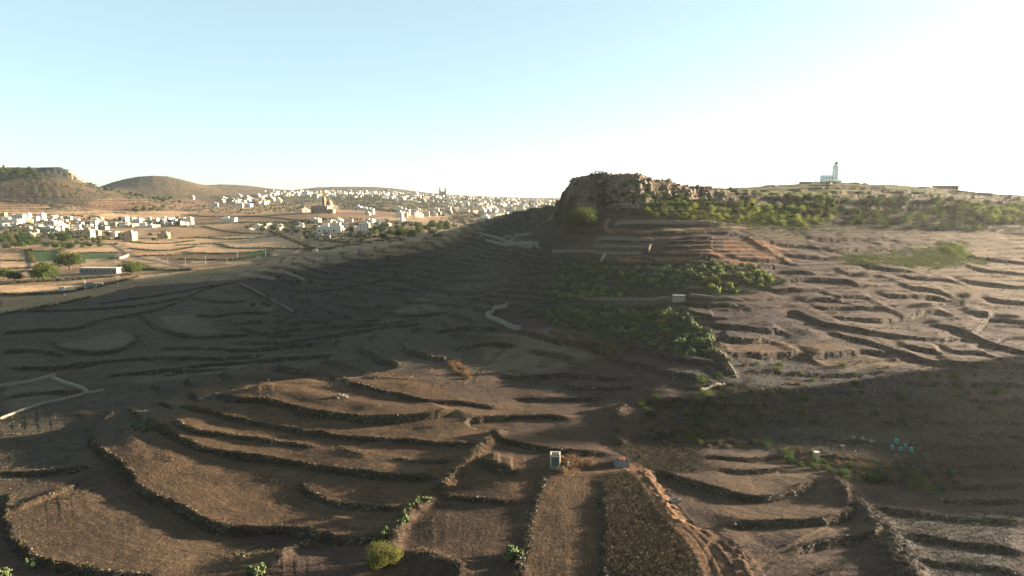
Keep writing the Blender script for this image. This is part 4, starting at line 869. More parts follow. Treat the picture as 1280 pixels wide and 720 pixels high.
# ------------------------------------------------------------------ dry stone walls
def wall(pts, h, th, label, mat='stone', cat='wall', name='dry_stone_wall', lift=0.0, seed=0):
    pw = smooth_poly(gp(pts), 2) if len(pts) > 2 else np.array([q[:2] for q in gp(pts)]); r = np.random.default_rng(seed + len(label)); Vs = []; Fs = []; o = 0
    L = np.concatenate([[0], np.cumsum(np.hypot(*np.diff(pw, axis=0).T))]); T_ = L[-1]; ch = max(.28, h / 6); p0 = at(*pts[0]) if False else None
    n = 0; nc = max(2, int(round(h / ch)))
    base = []
    for k in range(nc):
        t_ = -r.random() * .3
        while t_ < T_:
            l = r.uniform(.35, .8) * max(1, ch / .35); tm_ = t_ + l / 2
            if tm_ > T_: break
            if k == nc - 1 and r.random() < .22: t_ += l; continue
            x = np.interp(tm_, L, pw[:, 0]); y = np.interp(tm_, L, pw[:, 1]); x2 = np.interp(min(tm_ + .5, T_), L, pw[:, 0]); y2 = np.interp(min(tm_ + .5, T_), L, pw[:, 1]); x1 = np.interp(max(tm_ - .5, 0), L, pw[:, 0]); y1 = np.interp(max(tm_ - .5, 0), L, pw[:, 1])
            a = math.atan2(y2 - y1, x2 - x1) + r.normal() * .04; z = base_h(x, y) + lift + ch * (k + .5) - .15
            dx, dy, dz_ = l * .5 + .03, th * .5 * (1 - .25 * k / nc) * r.uniform(.85, 1.1), ch * .5 + .02
            c, s_ = math.cos(a), math.sin(a)
            for ux in (-1, 1):
                for uy in (-1, 1):
                    for uz in (-1, 1):
                        j = r.uniform(.85, 1.05, 3); X = ux * dx * j[0]; Y = uy * dy * j[1]; Vs.append((x + X * c - Y * s_, y + X * s_ + Y * c, z + uz * dz_ * j[2]))
            Fs += [(o, o + 1, o + 3, o + 2), (o + 4, o + 6, o + 7, o + 5), (o, o + 4, o + 5, o + 1), (o + 2, o + 3, o + 7, o + 6), (o, o + 2, o + 6, o + 4), (o + 1, o + 5, o + 7, o + 3)]; o += 8; t_ += l
    return tag(link(name, npmesh(name, np.array(Vs), np.array(Fs), M[mat])), label, cat)
def base_h(x, y): return height(x, y)
wall(((634,384),(619,390),(605,396),(618,402),(636,409),(650,415)), 2.2, 1.4, 'tall pale wall bent in a sharp corner left of the lower prickly pear thicket', 'pale')
wall(((0,484),(36,479),(69,470)), 1.3, 1.6, 'pale wall curving in from the left edge across the dark valley floor', 'pale')
wall(((66,474),(88,483),(111,493)), 1.3, 1.8, 'short straight pale wall crossing diagonally between the two valley walls', 'pale')
wall(((0,525),(28,514),(55,505),(90,498),(111,492),(130,489)), 1.1, 1.2, 'long thin pale wall along the near side of the lower valley field', 'pale')
wall(((751,328),(757,318)), 2.4, .8, 'short pinkish wall at the left end of the lower orange strip', 'limestone')
wall(((811,316),(813,309)), 2.6, .8, 'short pale wall between the upper orange strip and the grey terraces', 'limestone')
wall(((768,283),(830,283),(905,283)), 2.4, 1.0, 'long grey terrace wall just above the pinkish hillside track')
wall(((745,301),(780,301),(815,300)), 2.0, 1.0, 'upper of the two straight grey terrace walls below the pinkish track')
wall(((742,309),(780,309),(815,308)), 2.0, 1.0, 'lower of the two straight grey terrace walls below the pinkish track')
wall(((690,314),(740,315),(802,317)), 2.0, 1.0, 'grey terrace wall above the square prickly pear thicket')
wall(((905,446),(908,455),(912,463),(921,472)), .9, .9, 'thin pale wall curving down beside the dark burnt slope')
wall(((876,488),(890,484),(906,481)), .9, .8, 'short low wall at the bottom of the dark burnt slope')
wall(((698,373),(760,374),(838,374)), 1.6, 1.0, 'long low wall running left from the small block hut')
wall(((862,374),(900,376),(930,377)), 1.4, 1.0, 'low wall running right from the small block hut')
wall(((328,347),(344,351)), 1.8, 1.6, 'shorter of two pale walls at the top of the shaded valley', 'pale')
wall(((354,342),(366,345),(381,350)), 1.8, 1.6, 'longer of two pale walls at the top of the shaded valley', 'pale')
wall(((300,356),(328,368),(350,380),(367,390)), 1.2, 1.5, 'rough wall running down into the shaded valley')
wall(((600,296),(640,298)), 1.5, 1.2, 'low pale wall behind the quarry floor', 'pale')
wall(((608,304),(640,306),(672,310)), 2.0, 1.3, 'pale stone edge of the quarry floor', 'pale')
# yellow-lit curved boundary wall on the plain
wall(((143,324),(153,324),(161,320)), 3.2, .8, 'bright yellowish curved wall at the road bend on the plain', 'limestone', seed=3)

# ------------------------------------------------------------------ single things
def facing(p, deg=0): return math.atan2(-p.x, p.y) * 0 + R(deg)
# open-topped block hut by the field corner
p = at(694, 586); e = empty('block_hut', p, R(-6)); tag(e, 'small upright open topped hut with white rims and a green panel at the field corner', 'hut')
b = MB(); [b.box(c, d) for c, d in (((-1.15, 0, 1.6), (.22, 2.2, 3.8)), ((1.15, 0, 1.6), (.22, 2.2, 3.8)), ((0, 1.0, 1.6), (2.08, .22, 3.8)))]; b.build('wall', M['cream'], e)
MB().box((0, -1.06, 1.75), (2.06, .1, 2.5)).build('front_panel', M['green'], e)
b = MB(); [b.box(c, d) for c, d in (((-1.15, 0, 3.58), (.34, 2.3, .16)), ((1.15, 0, 3.58), (.34, 2.3, .16)), ((0, 1.0, 3.585), (1.94, .3, .15)), ((0, -1.04, 3.06), (2.0, .16, .12)))]; b.build('rim', M['white'], e)
MB().box((0, -1.3, .1), (2.9, .7, .9), .05, .85).build('plinth', M['stone'], e)
b = MB(); [b.sph((random.uniform(-1.6, 1.6), random.uniform(-.5, .5), .25), random.uniform(.3, .6), .7, 1, .5, i) for i in range(9)]; tag(b.build('rock_pile', M['stone'], None, loc=p + Vector((1.6, -2.2, 0))), 'small heap of rocks at the foot of the open topped block hut', 'rocks')
q = p + Vector((3.4, -.6, .9)); tag(MB().box((0, 0, 0), (.5, .4, .9), .3, .9).box((0, 0, .5), (.56, .46, .1), .3).build('white_bucket', M['white'], None, loc=q), 'small white container among the reddish bushes beside the block hut', 'container')
# corrugated enclosure
p = at(777, 583); e = empty('tin_enclosure', p, R(4)); tag(e, 'low enclosure of grey corrugated sheets with junk inside at the head of the field', 'shed')
for (x, y, l, rz) in ((0, -1.2, 3.6, 0), (0, 1.2, 3.6, 0), (-1.8, 0, 2.4, math.pi / 2), (1.8, 0, 2.4, math.pi / 2)):
    b = MB(); n = int(l / .15)
    for k in range(n): b.box(((k + .5) / n * l - l / 2, .03 if k % 2 else -.03, .75), (l / n * 1.02, .05, 1.9))
    o = b.build('metal_sheet', M['metal'], e); o.location = (x, y, 0); o.rotation_euler = (0, 0, rz)
MB().cyl((-.4, -.2, 0), (-.4, -.2, 1.9), .35).box((.6, .1, 1.0), (1.0, .8, 1.7), .4).box((.1, .5, 1.9), (2.2, .12, .1), .5).build('scrap', M['rust'], e)
place(dryb, [(p.x - .6, p.y + 2.2), (p.x + .8, p.y + 2.6)], 'dry_bush', 'dry bush behind the low corrugated enclosure', 'bush', 'bushes behind the corrugated enclosure', .7, 1.0)
# trough
p = at(843, 629); e = empty('water_trough', p, R(8)); tag(e, 'small grey trough standing in the shaded strip right of the dirt track', 'trough')
b = MB(); [b.box(c, d) for c, d in (((0, -.55, .45), (2.0, .12, .9)), ((0, .55, .45), (2.0, .12, .9)), ((-.94, 0, .45), (.12, .98, .9)), ((.94, 0, .45), (.12, .98, .9)), ((0, 0, .1), (1.76, .98, .2)))]; b.build('basin', M['pale'], e)
MB().box((1.5, .2, .35), (.5, .4, .7)).build('stone_block', M['pale'], e)
# white frame
p = at(1020, 575); e = empty('water_tank_frame', p, R(10)); tag(e, 'small white upright frame with a tank in the dark scrubby gully', 'frame')
b = MB(); [b.box((x, y, 1.3), (.14, .14, 2.9)) for x in (-.6, .6) for y in (-.5, .5)]; b.box((0, 0, 2.7), (1.5, 1.3, .1)); b.build('frame', M['white'], e); MB().cyl((0, 0, 0), (0, 0, 1.0), .5, .46, 12).build('tank', M['metal'], e)
# turquoise drums
D = None
for k, (px, py) in enumerate(((1115,560),(1120,555),(1126,562),(1132,558),(1139,564))):
    p = at(px, py)
    if D is None:
        D = empty('plastic_drum', p); tag(D, 'turquoise plastic drum standing in the shaded scrub on the right', 'drum', 'turquoise drums in the scrub'); b = MB(); b.cyl((0, 0, 0), (0, 0, 1.15), .48, .48, 16)
        [b.cyl((0, 0, z), (0, 0, z + .06), .51, .51, 16) for z in (.35, .75)]; b.build('body', M['teal'], D); MB().cyl((0, 0, 1.15), (0, 0, 1.22), .50, .46, 16).build('lid', M['teal'], D); d = D
    else: d = copy_tree(D); d.location = p
    d.rotation_euler.z = k * 1.3; d.scale = (1 + .15 * math.sin(k * 2),) * 3
# hives / boxes in a row in the gully
for k, (px, py) in enumerate(((1067,549),(1078,551),(1089,553),(1053,559))):
    p = at(px, py); tag(MB().box((0, 0, .35), (1.0, .8, .7)).box((0, 0, .74), (1.1, .9, .1)).build('pale_box', M['pale'], None, loc=p), 'small pale box set on the ground in the row left of the turquoise drums', 'box', 'pale boxes in the gully')
# cairn
p = at(427, 499); b = MB(); rr = random.Random(4)
for k in range(26): a = rr.random() * 6.28; q_ = rr.random() ** .5 * 1.9; b.sph((math.cos(a) * q_ * 1.3, math.sin(a) * q_, .1 + (1.9 - q_) * .55), rr.uniform(.3, .6), .75, 1, .5, k)
tag(b.build('stone_heap', M['stone'], None, loc=p), 'heap of field stones alone in the middle of the upper stubble terrace', 'stone heap')
# block hut with seamed front
p = at(848, 377); e = empty('field_hut', p, 0); tag(e, 'small flat roofed block hut standing between the two prickly pear thickets', 'hut')
b = MB(); b.box((0, 0, 1.2), (5.9, 3.6, 3.2)); b.build('wall', M['pale'], e)
b = MB(); [b.box((x, -1.82, 1.25), (.10, .06, 2.5)) for x in (-2.9, -1.95, -.98, 0, .98, 1.95, 2.9)]; b.build('pilaster', M['white'], e)
b = MB(); b.box((0, 0, 2.98), (6.3, 4.0, .36)); b.build('roof', M['pale'], e); MB().box((0, 0, 2.76), (6.0, 3.7, .08)).build('roof_shadow_strip', M['grey'], e)  # solid grey strip drawn as the shadow line under the roof slab
# quarry hut
p = at(667, 310); e = empty('ruined_hut', p, R(5)); tag(e, 'roofless ruined stone hut at the right end of the quarry floor', 'ruin')
b = MB(); [b.box(c, d) for c, d in (((-2.2, -1.6, 1.4), (1.6, .5, 3.6)), ((2.2, -1.6, 1.6), (2.2, .5, 4.0)), ((0, 1.8, 1.8), (6.4, .5, 4.4)), ((-3.2, .1, 1.3), (.5, 2.9, 3.2)), ((3.2, .1, 1.8), (.5, 2.9, 4.2)))]; b.build('wall', M['pale'], e)
b = MB(); [b.sph((random.uniform(-6, -2), random.uniform(-3, 0), .2), random.uniform(.4, .9), .7, 1, .5, i) for i in range(12)]; tag(b.build('rock_pile', M['pale'], None, loc=p), 'pile of pale quarried blocks left of the roofless hut', 'rocks')
# trilithon-like ruin on the mesa
p = Vector((*P2(747.5, 506), 0)); p.z = max(height(p.x + k, p.y) for k in (-2.5, 0, 2.5)); e = empty('stone_ruin', p, 0, 1.15); tag(e, 'small stone ruin with two openings on top of the mesa', 'ruin')
b = MB(); b.box((-2.5, 0, 1.0), (.9, 1.2, 2.6)); b.build('pillar', M['stone'], e); MB().box((.2, 0, 1.0), (.8, 1.2, 2.6)).build('pillar', M['stone'], e); MB().box((2.4, 0, 1.0), (.9, 1.2, 2.6)).build('pillar', M['stone'], e)
MB().box((0, 0, 2.5), (6.0, 1.3, .5)).build('lintel', M['stone'], e)
# lighthouse
y = 702; p = Vector((*P2(1039.5, y), 0)); p.z = height(p.x, p.y); LH = empty('lighthouse', p, R(8)); tag(LH, 'white lighthouse tower on the plateau skyline joined to a low keeper house', 'lighthouse')
b = MB(); b.cyl((0, 0, -1.5), (0, 0, 17.0), 4.2, 3.5, 8); b.build('tower', M['tower'], LH)
b = MB(); b.box((0, -.2, 1.2), (8.8, 8.6, 5.6), 0, .94); b.build('tower_base', M['tower'], LH)
b = MB(); b.cyl((0, 0, 17.0), (0, 0, 17.8), 3.5, 4.3, 16); b.cyl((0, 0, 17.8), (0, 0, 18.1), 4.3, 4.3, 16)
b.build('gallery', M['tower'], LH)
b = MB()
for k in range(16): a = k * math.pi / 8; b.cyl((4.15 * math.cos(a), 4.15 * math.sin(a), 18.1), (4.15 * math.cos(a), 4.15 * math.sin(a), 19.1), .06, .06, 4); a2 = a + math.pi / 8; b.cyl((4.15 * math.cos(a), 4.15 * math.sin(a), 19.1), (4.15 * math.cos(a2), 4.15 * math.sin(a2), 19.1), .06, .06, 4)
b.build('railing', M['black'], LH)
MB().cyl((0, 0, 18.1), (0, 0, 19.4), 2.0, 2.0, 12).build('lantern_base', M['tower'], LH); ln = MB().cyl((0, 0, 19.4), (0, 0, 21.2), 1.6, 1.6, 12).build('lantern', M['glass'], LH)
b = MB()
for k in range(12): a = k * math.pi / 6; b.cyl((1.65 * math.cos(a), 1.65 * math.sin(a), 19.4), (1.65 * math.cos(a), 1.65 * math.sin(a), 21.2), .05, .05, 4)
b.build('glazing_bar', M['black'], ln); b = MB(); b.cyl((0, 0, 21.2), (0, 0, 22.5), 1.95, .4, 12).sph((0, 0, 22.9), .5, 1, 2); b.cyl((0, 0, 23.2), (0, 0, 24.0), .06, .04, 5); b.build('lantern_roof', M['tower'], LH)
b = MB(); b.box((-8.6, 1.0, 3.2), (10.0, 9.0, 9.4)); hs = b.build('keeper_house', M['tower'], LH); MB().box((-8.6, 1.0, 8.1), (10.4, 9.4, .5)).build('parapet', M['tower'], hs)
for x in (-11.8, -8.6, -5.6):
    for z in (2.0, 5.6):
        wd_ = MB().box((x, -3.52, z), (1.1, .1, 1.7)).build('window', M['pane'], hs)
for z in (5.5, 9.5, 13.5): MB().box((0, -4.1 + z * .03, z), (.8, .2, 1.3)).build('window', M['pane'], LH)
q = at(1030, 231.5)
for px, w_, lb in ((1003, 9.0, 'low ruined stone outbuilding on the skyline left of the lighthouse'), ):
    p = Vector((*P2(px, 690), 0)); p.z = height(p.x, p.y); e = empty('outbuilding', p); tag(e, lb, 'building'); MB().box((0, 0, 1.0), (w_ * 1.3, 5, 3.4), 0, .95).build('wall', M['stone'], e); MB().box((0, 0, 2.8), (w_ * 1.25, 5.0, .35)).build('roof', M['stone'], e)
place(shrub, [P2(px, 686) for px in (1008, 1011, 1015, 1019, 1022)], 'scrub_bush', 'dark bush in the row between the low outbuilding and the lighthouse', 'shrub', 'bushes left of the lighthouse', .9, 1.4)
p = Vector((*P2(1034, 640), 0)); p.z = height(p.x, p.y); tag(MB().box((0, 0, .6), (2.6, .5, 1.8), R(25)).box((1.6, .8, .5), (1.4, .5, 1.4), R(25)).build('low_wall', M['limestone'], None, loc=p), 'short pale wall in front of the lighthouse', 'wall')
p = Vector((*P2(1033, 652), 0)); p.z = height(p.x, p.y)
# aerial mast
p = Vector((*P2(1070.5, 715), 0)); p.z = height(p.x, p.y); e = empty('aerial_mast', p); tag(e, 'thin aerial mast with a small platform right of the lighthouse', 'mast')
b = MB(); [b.cyl((1.6 * math.cos(a), 1.6 * math.sin(a), -.5), (.25 * math.cos(a), .25 * math.sin(a), 7.0), .09, .07, 5) for a in (0.4, 2.5, 4.6)]; b.build('tripod', M['metal'], e); MB().cyl((0, 0, 6.9), (0, 0, 7.2), 1.0, 1.0, 10).build('platform', M['metal'], e); MB().cyl((0, 0, 7.2), (0, 0, 10.5), .07, .04, 5).build('aerial', M['metal'], e)
# long low building on the right skyline
p = Vector((*P2(1176, 735), 0)); p.z = height(p.x, p.y); e = empty('long_building', p, R(-6)); tag(e, 'long low grey building on the skyline right of the lighthouse', 'building')
w_ = MB().box((0, 0, 1.4), (23, 8, 5.2)).build('wall', M['grey'], e); MB().box((0, 0, 4.2), (23.6, 8.6, .4)).build('roof', M['grey'], e)
for k in range(6): MB().box((-9.5 + k * 3.8, -4.02, 1.6), (1.2, .1, 1.4)).build('window', M['pane'], e)

# ------------------------------------------------------------------ buildings of the plain
def house_proto(seed, w_, d_, h_, mat, simple=False):
    r = random.Random(seed); e = empty('house', (0, 0, 0))
    MB().box((0, 0, h_ / 2 - .8), (w_, d_, h_ + 1.6)).build('wall', M[mat], e)
    b = MB(); b.box((0, 0, h_ + .12), (w_ - .5, d_ - .5, .22), mi=0); b.build('roof', M['roof'], e)
    b = MB(); th = .3; hh = 1.0; z = h_ + hh / 2 + .003
    for c, dd in (((0, -d_ / 2 + th / 2, z), (w_, th, hh)), ((0, d_ / 2 - th / 2, z), (w_, th, hh)), ((-w_ / 2 + th / 2, 0, z), (th, d_ - 2 * th, hh)), ((w_ / 2 - th / 2, 0, z), (th, d_ - 2 * th, hh))): b.box(c, dd)
    b.build('parapet', M[mat], e)
    if r.random() < .8: MB().box((r.uniform(-.25, .25) * w_, r.uniform(0, .2) * d_, h_ + 1.4), (w_ * .28, d_ * .3, 2.6)).build('roof_room', M[mat], e)
    fl_ = max(1, int(h_ / 3.2)); n = max(2, int(w_ / 3.4))
    for f in range(fl_):
        for k in range(n):
            x = (k + .5) / n * w_ - w_ / 2
            if f == 0 and k == n // 2: MB().box((x, -d_ / 2 - .02, 1.1), (1.3, .1, 2.3)).build('door', M['wood'], e); continue
            if r.random() < .85: MB().box((x, -d_ / 2 - .02, f * 3.3 + 1.8), (1.2, .1, 1.5)).build('window', M['pane'], e)
    for f in range(fl_):
        for k in range(2): MB().box((w_ / 2 + .02, (k - .5) * d_ * .45, f * 3.3 + 1.8), (.1, 1.2, 1.5)).build('window', M['pane'], e)
    return e
def far_house(seed, w_, d_, h_, mat):
    r = random.Random(seed); b = MB(); b.box((0, 0, h_ / 2 - 2), (w_, d_, h_ + 4)); b.box((0, 0, h_ + .02), (w_ - .6, d_ - .6, .3), mi=1); b.box((r.uniform(-.2, .2) * w_, .1 * d_, h_ + 1.5), (w_ * .35, d_ * .35, 2.8))
    if r.random() < .5: b.box((w_ * .62, .5, h_ * .35 - 2), (w_ * .45, d_ * .8, h_ * .7 + 4))
    n = max(2, int(w_ / 4))
    for f in range(max(1, int(h_ / 3.3))):
        for k in range(n):
            if r.random() < .8: b.box(((k + .5) / n * w_ - w_ / 2, -d_ / 2 - .02, f * 3.3 + 1.8), (1.3, .12, 1.7), mi=2)
    return b.mesh('house', M[mat], M['roof'], M['pane'])
HP = [house_proto(1, 12, 11, 7.2, 'white'), house_proto(2, 15, 12, 7.4, 'white'), house_proto(3, 11, 10, 6.8, 'cream'), house_proto(4, 18, 12, 4.2, 'white'), house_proto(5, 14, 11, 7.0, 'tan'), house_proto(6, 13, 10, 10.2, 'white'), house_proto(7, 16, 12, 4.0, 'grey')]
FH = [far_house(10 + i, random.uniform(11, 19), random.uniform(10, 14), random.choice((6.8, 7.2, 9.8, 10.5)), m) for i, m in enumerate(('white', 'white', 'cream', 'white', 'cream', 'tan', 'white', 'grey'))]
used = set()
def put_house(i, x, y, rz, label, group=None, sc=1.0):
    e = HP[i]
    if i in used: e = copy_tree(e)
    used.add(i); e.location = (x, y, height(x, y)); e.rotation_euler = (0, 0, rz); e.scale = (sc,) * 3; tag(e, label, 'house', group)
    if not group and 'group' in e: del e['group']
    for c in [e] : pass
    return e
def village(pts, n, md, seed, label, group, kinds, s0=.68, s1=1.08):
    rr = random.Random(seed)
    for x, y in scatter(pts, n, md, seed): put_house(rr.choice(kinds), x, y, rr.choice((0, .1, -.15, .3, math.pi / 2 * 0 + .5, -.4)), label, group, rr.uniform(s0, s1))
for i, px, py, rz, sc_h, lb in ((3, 14, 281, .1, 2.2, 'widest white flat building at the left edge of the left village'), (1, 24, 276, .2, 1.6, 'tall white block rising behind the widest flat building'), (5, 51, 275, 0, 1.2, 'white tower-like house near the back of the left village'), (5, 34, 274, 0, 1.1, 'narrow white house left of the tower-like house'),
        (2, 64, 284, .2, 1.7, 'pale yellow building beside the blue roofed shed in the left village'), (4, 107, 297, .15, 1.7, 'large tan house with a pale yard wall in front of the left village'), (6, 128, 287, 0, 1.3, 'grey block among the near houses of the left village'), (1, 142, 296, -.1, 1.1, 'white house with dark openings left of the broad tan farmhouse'),
        (4, 160, 300, .05, 1.7, 'broad tan farmhouse at the near right corner of the left village'), (4, 205, 298, .1, 1.2, 'small tan house among dark trees right of the broad farmhouse'), (3, 172, 279, .1, 1.4, 'bright white cluster house in the middle of the back row'), (3, 208, 277, -.2, 1.6, 'long white building at the right of the back row'),
        (5, 236, 281, .0, 1.3, 'isolated white house with a red base wall at the right end of the left village'), (2, 419, 288, .1, 1.7, 'large cream villa in the middle village'), (3, 413, 291, .1, 2.2, 'long low white terrace in front of the cream villa'), (5, 456, 289, .05, 1.25, 'tall plain white house standing right of the cream villa'),
        (3, 481, 284, -.1, 1.2, 'long white bungalow right of the tall plain house'), (6, 404, 300, .2, 1.3, 'grey roofed building in front of the middle village'), (0, 394, 316, .2, .45, 'tiny white hut where the ridge road meets the plain'), (0, 315, 300, .1, .5, 'tiny pale hut in the middle of the tan fields'), (3, 287, 277, .05, 1.6, 'long low white building beyond the tan fields'), (2, 240, 249, .1, 1.3, 'lone pale house on the slope under the second hill')):
    p = at(px, py); put_house(i, p.x, p.y, rz, lb, None, sc_h)
village(((0,270),(60,272),(120,277),(120,291),(60,290),(0,289)), 40, 17, 21, 'flat roofed house in the left part of the village on the plain', 'houses in the left part of the left village', (0, 1, 2, 3, 4, 1, 2))
village(((118,273),(240,274),(240,284),(160,286),(118,282)), 34, 17, 22, 'flat roofed house in the right part of the village on the plain', 'houses in the right part of the left village', (0, 1, 3, 5, 4, 2))
village(((10,292),(110,292),(150,296),(120,301),(20,300)), 9, 22, 23, 'flat roofed house half hidden by the grove', 'houses half hidden by the grove', (1, 2, 4, 6))
village(((385,277),(450,276),(450,289),(400,291)), 12, 17, 24, 'pale house in the middle village below the big church', 'houses of the middle village', (0, 1, 2, 3))
village(((300,283),(385,281),(392,288),(310,288)), 10, 22, 25, 'small house in the scattered row left of the middle village', 'scattered houses left of the middle village', (0, 3, 6), .6, .9)
village(((455,274),(500,276),(505,286),(465,288)), 9, 20, 26, 'pale house between the middle village and the rim trees', 'houses right of the middle village', (0, 2, 3), .7, 1.1)
def far_village(pts, n, md, seed, label, group, s0=1.0, s1=1.5):
    rr = random.Random(seed)
    for x, y in scatter(pts, n, md, seed):
        s_ = rr.uniform(s0, s1); o = link('house', rr.choice(FH), None, (x, y, height(x, y)), rr.uniform(-.5, .5), (s_, s_, s_)); tag(o, label, 'house', group)
far_village(((268,246),(345,244),(350,254),(310,262),(268,258)), 22, 24, 31, 'small pale house in the hamlet below the second hill', 'houses of the hamlet below the second hill', .9, 1.3)
far_village(((498,264),(562,266),(562,273),(498,272)), 14, 24, 32, 'pale house in the small cluster above the rim trees', 'houses above the rim trees', 1.0, 1.4)
far_village(((330,239),(420,239),(500,240),(500,245),(420,247),(330,246)), 40, 45, 33, 'tiny white house in the distant suburb along the left horizon', 'houses of the distant left suburb', 1.0, 1.7)
far_village(((478,241),(560,246),(600,248),(690,252),(685,256),(560,256),(478,249)), 62, 42, 34, 'tiny white house in the distant town on the horizon', 'houses of the distant town', 1.0, 1.7)
far_village(((560,256),(650,255),(690,254),(640,264),(600,268),(560,266)), 34, 28, 35, 'tiny pale house at the near side of the distant town', 'houses at the near side of the distant town', .9, 1.4)
far_village(((380,262),(470,262),(470,270),(380,270)), 8, 35, 36, 'lone small house on the fields around the big church', 'houses around the big church', .8, 1.3)
# the many further houses and trees that only read as a mass
hs_ = []
for pts, n, md, sd_ in ((((330,239),(420,239),(500,240),(500,245),(420,248),(330,247)), 150, 22, 41), (((478,241),(560,245),(600,247),(690,250),(688,258),(560,258),(478,249)), 330, 20, 42), (((560,256),(650,254),(694,252),(650,266),(600,271),(560,266)), 130, 16, 43), (((268,247),(345,244),(350,252),(310,260)), 30, 20, 44)):
    hs_ += scatter(pts, n, md, sd_)
rr = random.Random(5); b = MB()
for x, y in hs_: z = height(x, y); w_, d_, h_ = rr.uniform(9, 20), rr.uniform(9, 14), rr.choice((6, 7, 9, 10)); k = rr.choice((0, 0, 0, 1, 1, 2, 3)); b.box((x, y, z + h_ / 2 - 2), (w_, d_, h_ + 4), rr.uniform(-.5, .5), mi=k)
tag(b.build('distant_houses', [M['white'], M['cream'], M['tan'], M['grey']]), kind='stuff')
tw_ = np.zeros(GX.shape)
for q, k in ((((260,246),(400,246),(400,262),(300,264)), .5), (((410,240),(560,243),(690,250),(690,262),(560,272),(430,262)), 1.0), (((100,272),(240,274),(240,284),(100,284)), 1), (((0,268),(120,274),(150,300),(0,300)), 1.0), (((300,278),(500,276),(560,282),(540,296),(440,304),(380,300)), 1.2), (((100,225),(180,240),(240,254),(400,262),(400,268),(200,262),(100,240)), .5), (((0,212),(100,216),(104,232),(0,232)), .9)):
    win, m = region(q, 30, 30); tw_[win] = np.maximum(tw_[win], m * k)
o = link('distant_trees', tufts(tw_ * np.clip(.35 + N1 * 1.5, 0, 1), 6500, 9, 4.0, 2.4, 26, [(.030, .042, .018), (.040, .052, .02), (.022, .034, .016)], 'distant_trees', .7, .3, .8)); o.data.materials.append(cover); tag(o, kind='stuff')
# big church
p = at(405, 266); s_ = 1.0; e = empty('church', p, R(-12), 1.35); tag(e, 'large tan stone church with a bell tower and dome standing alone on the plain', 'church')
nv = MB().box((-8, 0, 5), (26, 14, 14)).build('nave', M['church'], e); MB().box((-8, 0, 12.4), (26.6, 14.6, .8)).build('cornice', M['church'], nv)
for k in range(5): MB().box((-17.5 + k * 4.8, -7.03, 6), (1.4, .12, 4)).build('window', M['pane'], nv)
MB().box((7, 0, 5.4), (10, 22, 15)).build('transept', M['church'], e)
tw = MB().box((5.5, -9, 11), (5.4, 5.4, 26)).build('bell_tower', M['church'], e); MB().box((5.5, -9, 25.4), (4.2, 4.2, 3.2)).box((5.5, -9, 24.2), (6.0, 6.0, .5)).build('belfry', M['church'], tw); MB().cyl((5.5, -9, 27), (5.5, -9, 31.5), 2.6, .1, 8).build('spire', M['church'], tw); MB().box((5.5, -11.75, 20), (1.5, .12, 3)).build('opening', M['pane'], tw)
dm = MB().cyl((11, 0, 12.9), (11, 0, 17.5), 5.4, 5.4, 16).build('drum', M['church'], e); MB().sph((11, 0, 17.5), 5.3, 1.05, 3).build('dome', M['church'], e); MB().cyl((11, 0, 22.6), (11, 0, 25.5), 1.1, .8, 8).sph((11, 0, 25.6), .9, 1.1, 2).build('lantern', M['church'], e)
MB().box((17, -3, 2.5), (9, 10, 9)).build('sacristy', M['church'], e)
# cathedral on the horizon
p = Vector((*P2(554.5, 3900), 0)); p.z = height(p.x, p.y); e = empty('cathedral', p, 0, 2.0); tag(e, 'distant twin spired church on the skyline of the town', 'church')
MB().box((0, 8, 5), (16, 28, 16)).build('nave', M['grey'], e)
for x in (-7.5, 8.0): t_ = MB().box((x, -8, 8), (5, 5, 20)).build('tower', M['grey'], e); MB().cyl((x, -8, 18), (x, -8, 28), 2.9, .1, 8).build('spire', M['grey'], t_)
p = Vector((*P2(548.5, 3850), 0)); p.z = height(p.x, p.y); tag(MB().cyl((0, 0, 0), (0, 0, 62), 1.6, .7, 6).box((0, 0, 40), (5, 1, 1)).build('radio_mast', M['metal'], None, loc=p), 'thin mast just left of the twin spires on the skyline', 'mast')
# hilltop chapel far left
p = Vector((*P2(14.5, 2110), 0)); p.z = height(p.x, p.y); e = empty('hilltop_chapel', p); tag(e, 'tiny dark building on top of the far left table hill', 'chapel'); MB().box((0, 0, 3), (7, 6, 7)).build('wall', M['stone'], e); MB().cyl((0, 0, 6.5), (0, 0, 9), 3.2, .4, 8).build('roof', M['stone'], e)
# long stone barn and farm things
p = at(126, 342); e = empty('long_barn', p, R(-1)); tag(e, 'long low stone barn with a flat pale roof at the near edge of the plain', 'barn')
MB().box((0, 0, 2.6), (40, 9, 7.2)).build('wall', M['grey'], e); MB().box((0, 1.0, 6.35), (41, 11, .4)).build('roof', M['cream'], e)
for k in range(8): MB().box((-17 + k * 4.7, -4.52, 3.2), (1.3, .12, 1.5)).build('window', M['pane'], e)
p = at(78, 364); e = empty('pump_house', p, R(15)); tag(e, 'small white block pump house on the tan field at the shadow edge', 'hut'); MB().box((0, 0, 1.3), (5.0, 3.4, 3.8)).build('wall', M['white'], e); MB().box((0, 0, 3.3), (5.3, 3.7, .2)).build('roof', M['cream'], e); MB().box((-.8, -1.72, 1.0), (1.0, .1, 2.0)).build('door', M['wood'], e)
p = at(81, 369); tag(MB().box((0, 0, .8), (1.8, 1.4, 1.7), .3).box((-1.5, 0, .7), (1.3, 1.2, 1.4), .3, mi=1).build('water_tank', [M['white'], M['black']], None, loc=p), 'small black and white water tanks in front of the pump house', 'tank')
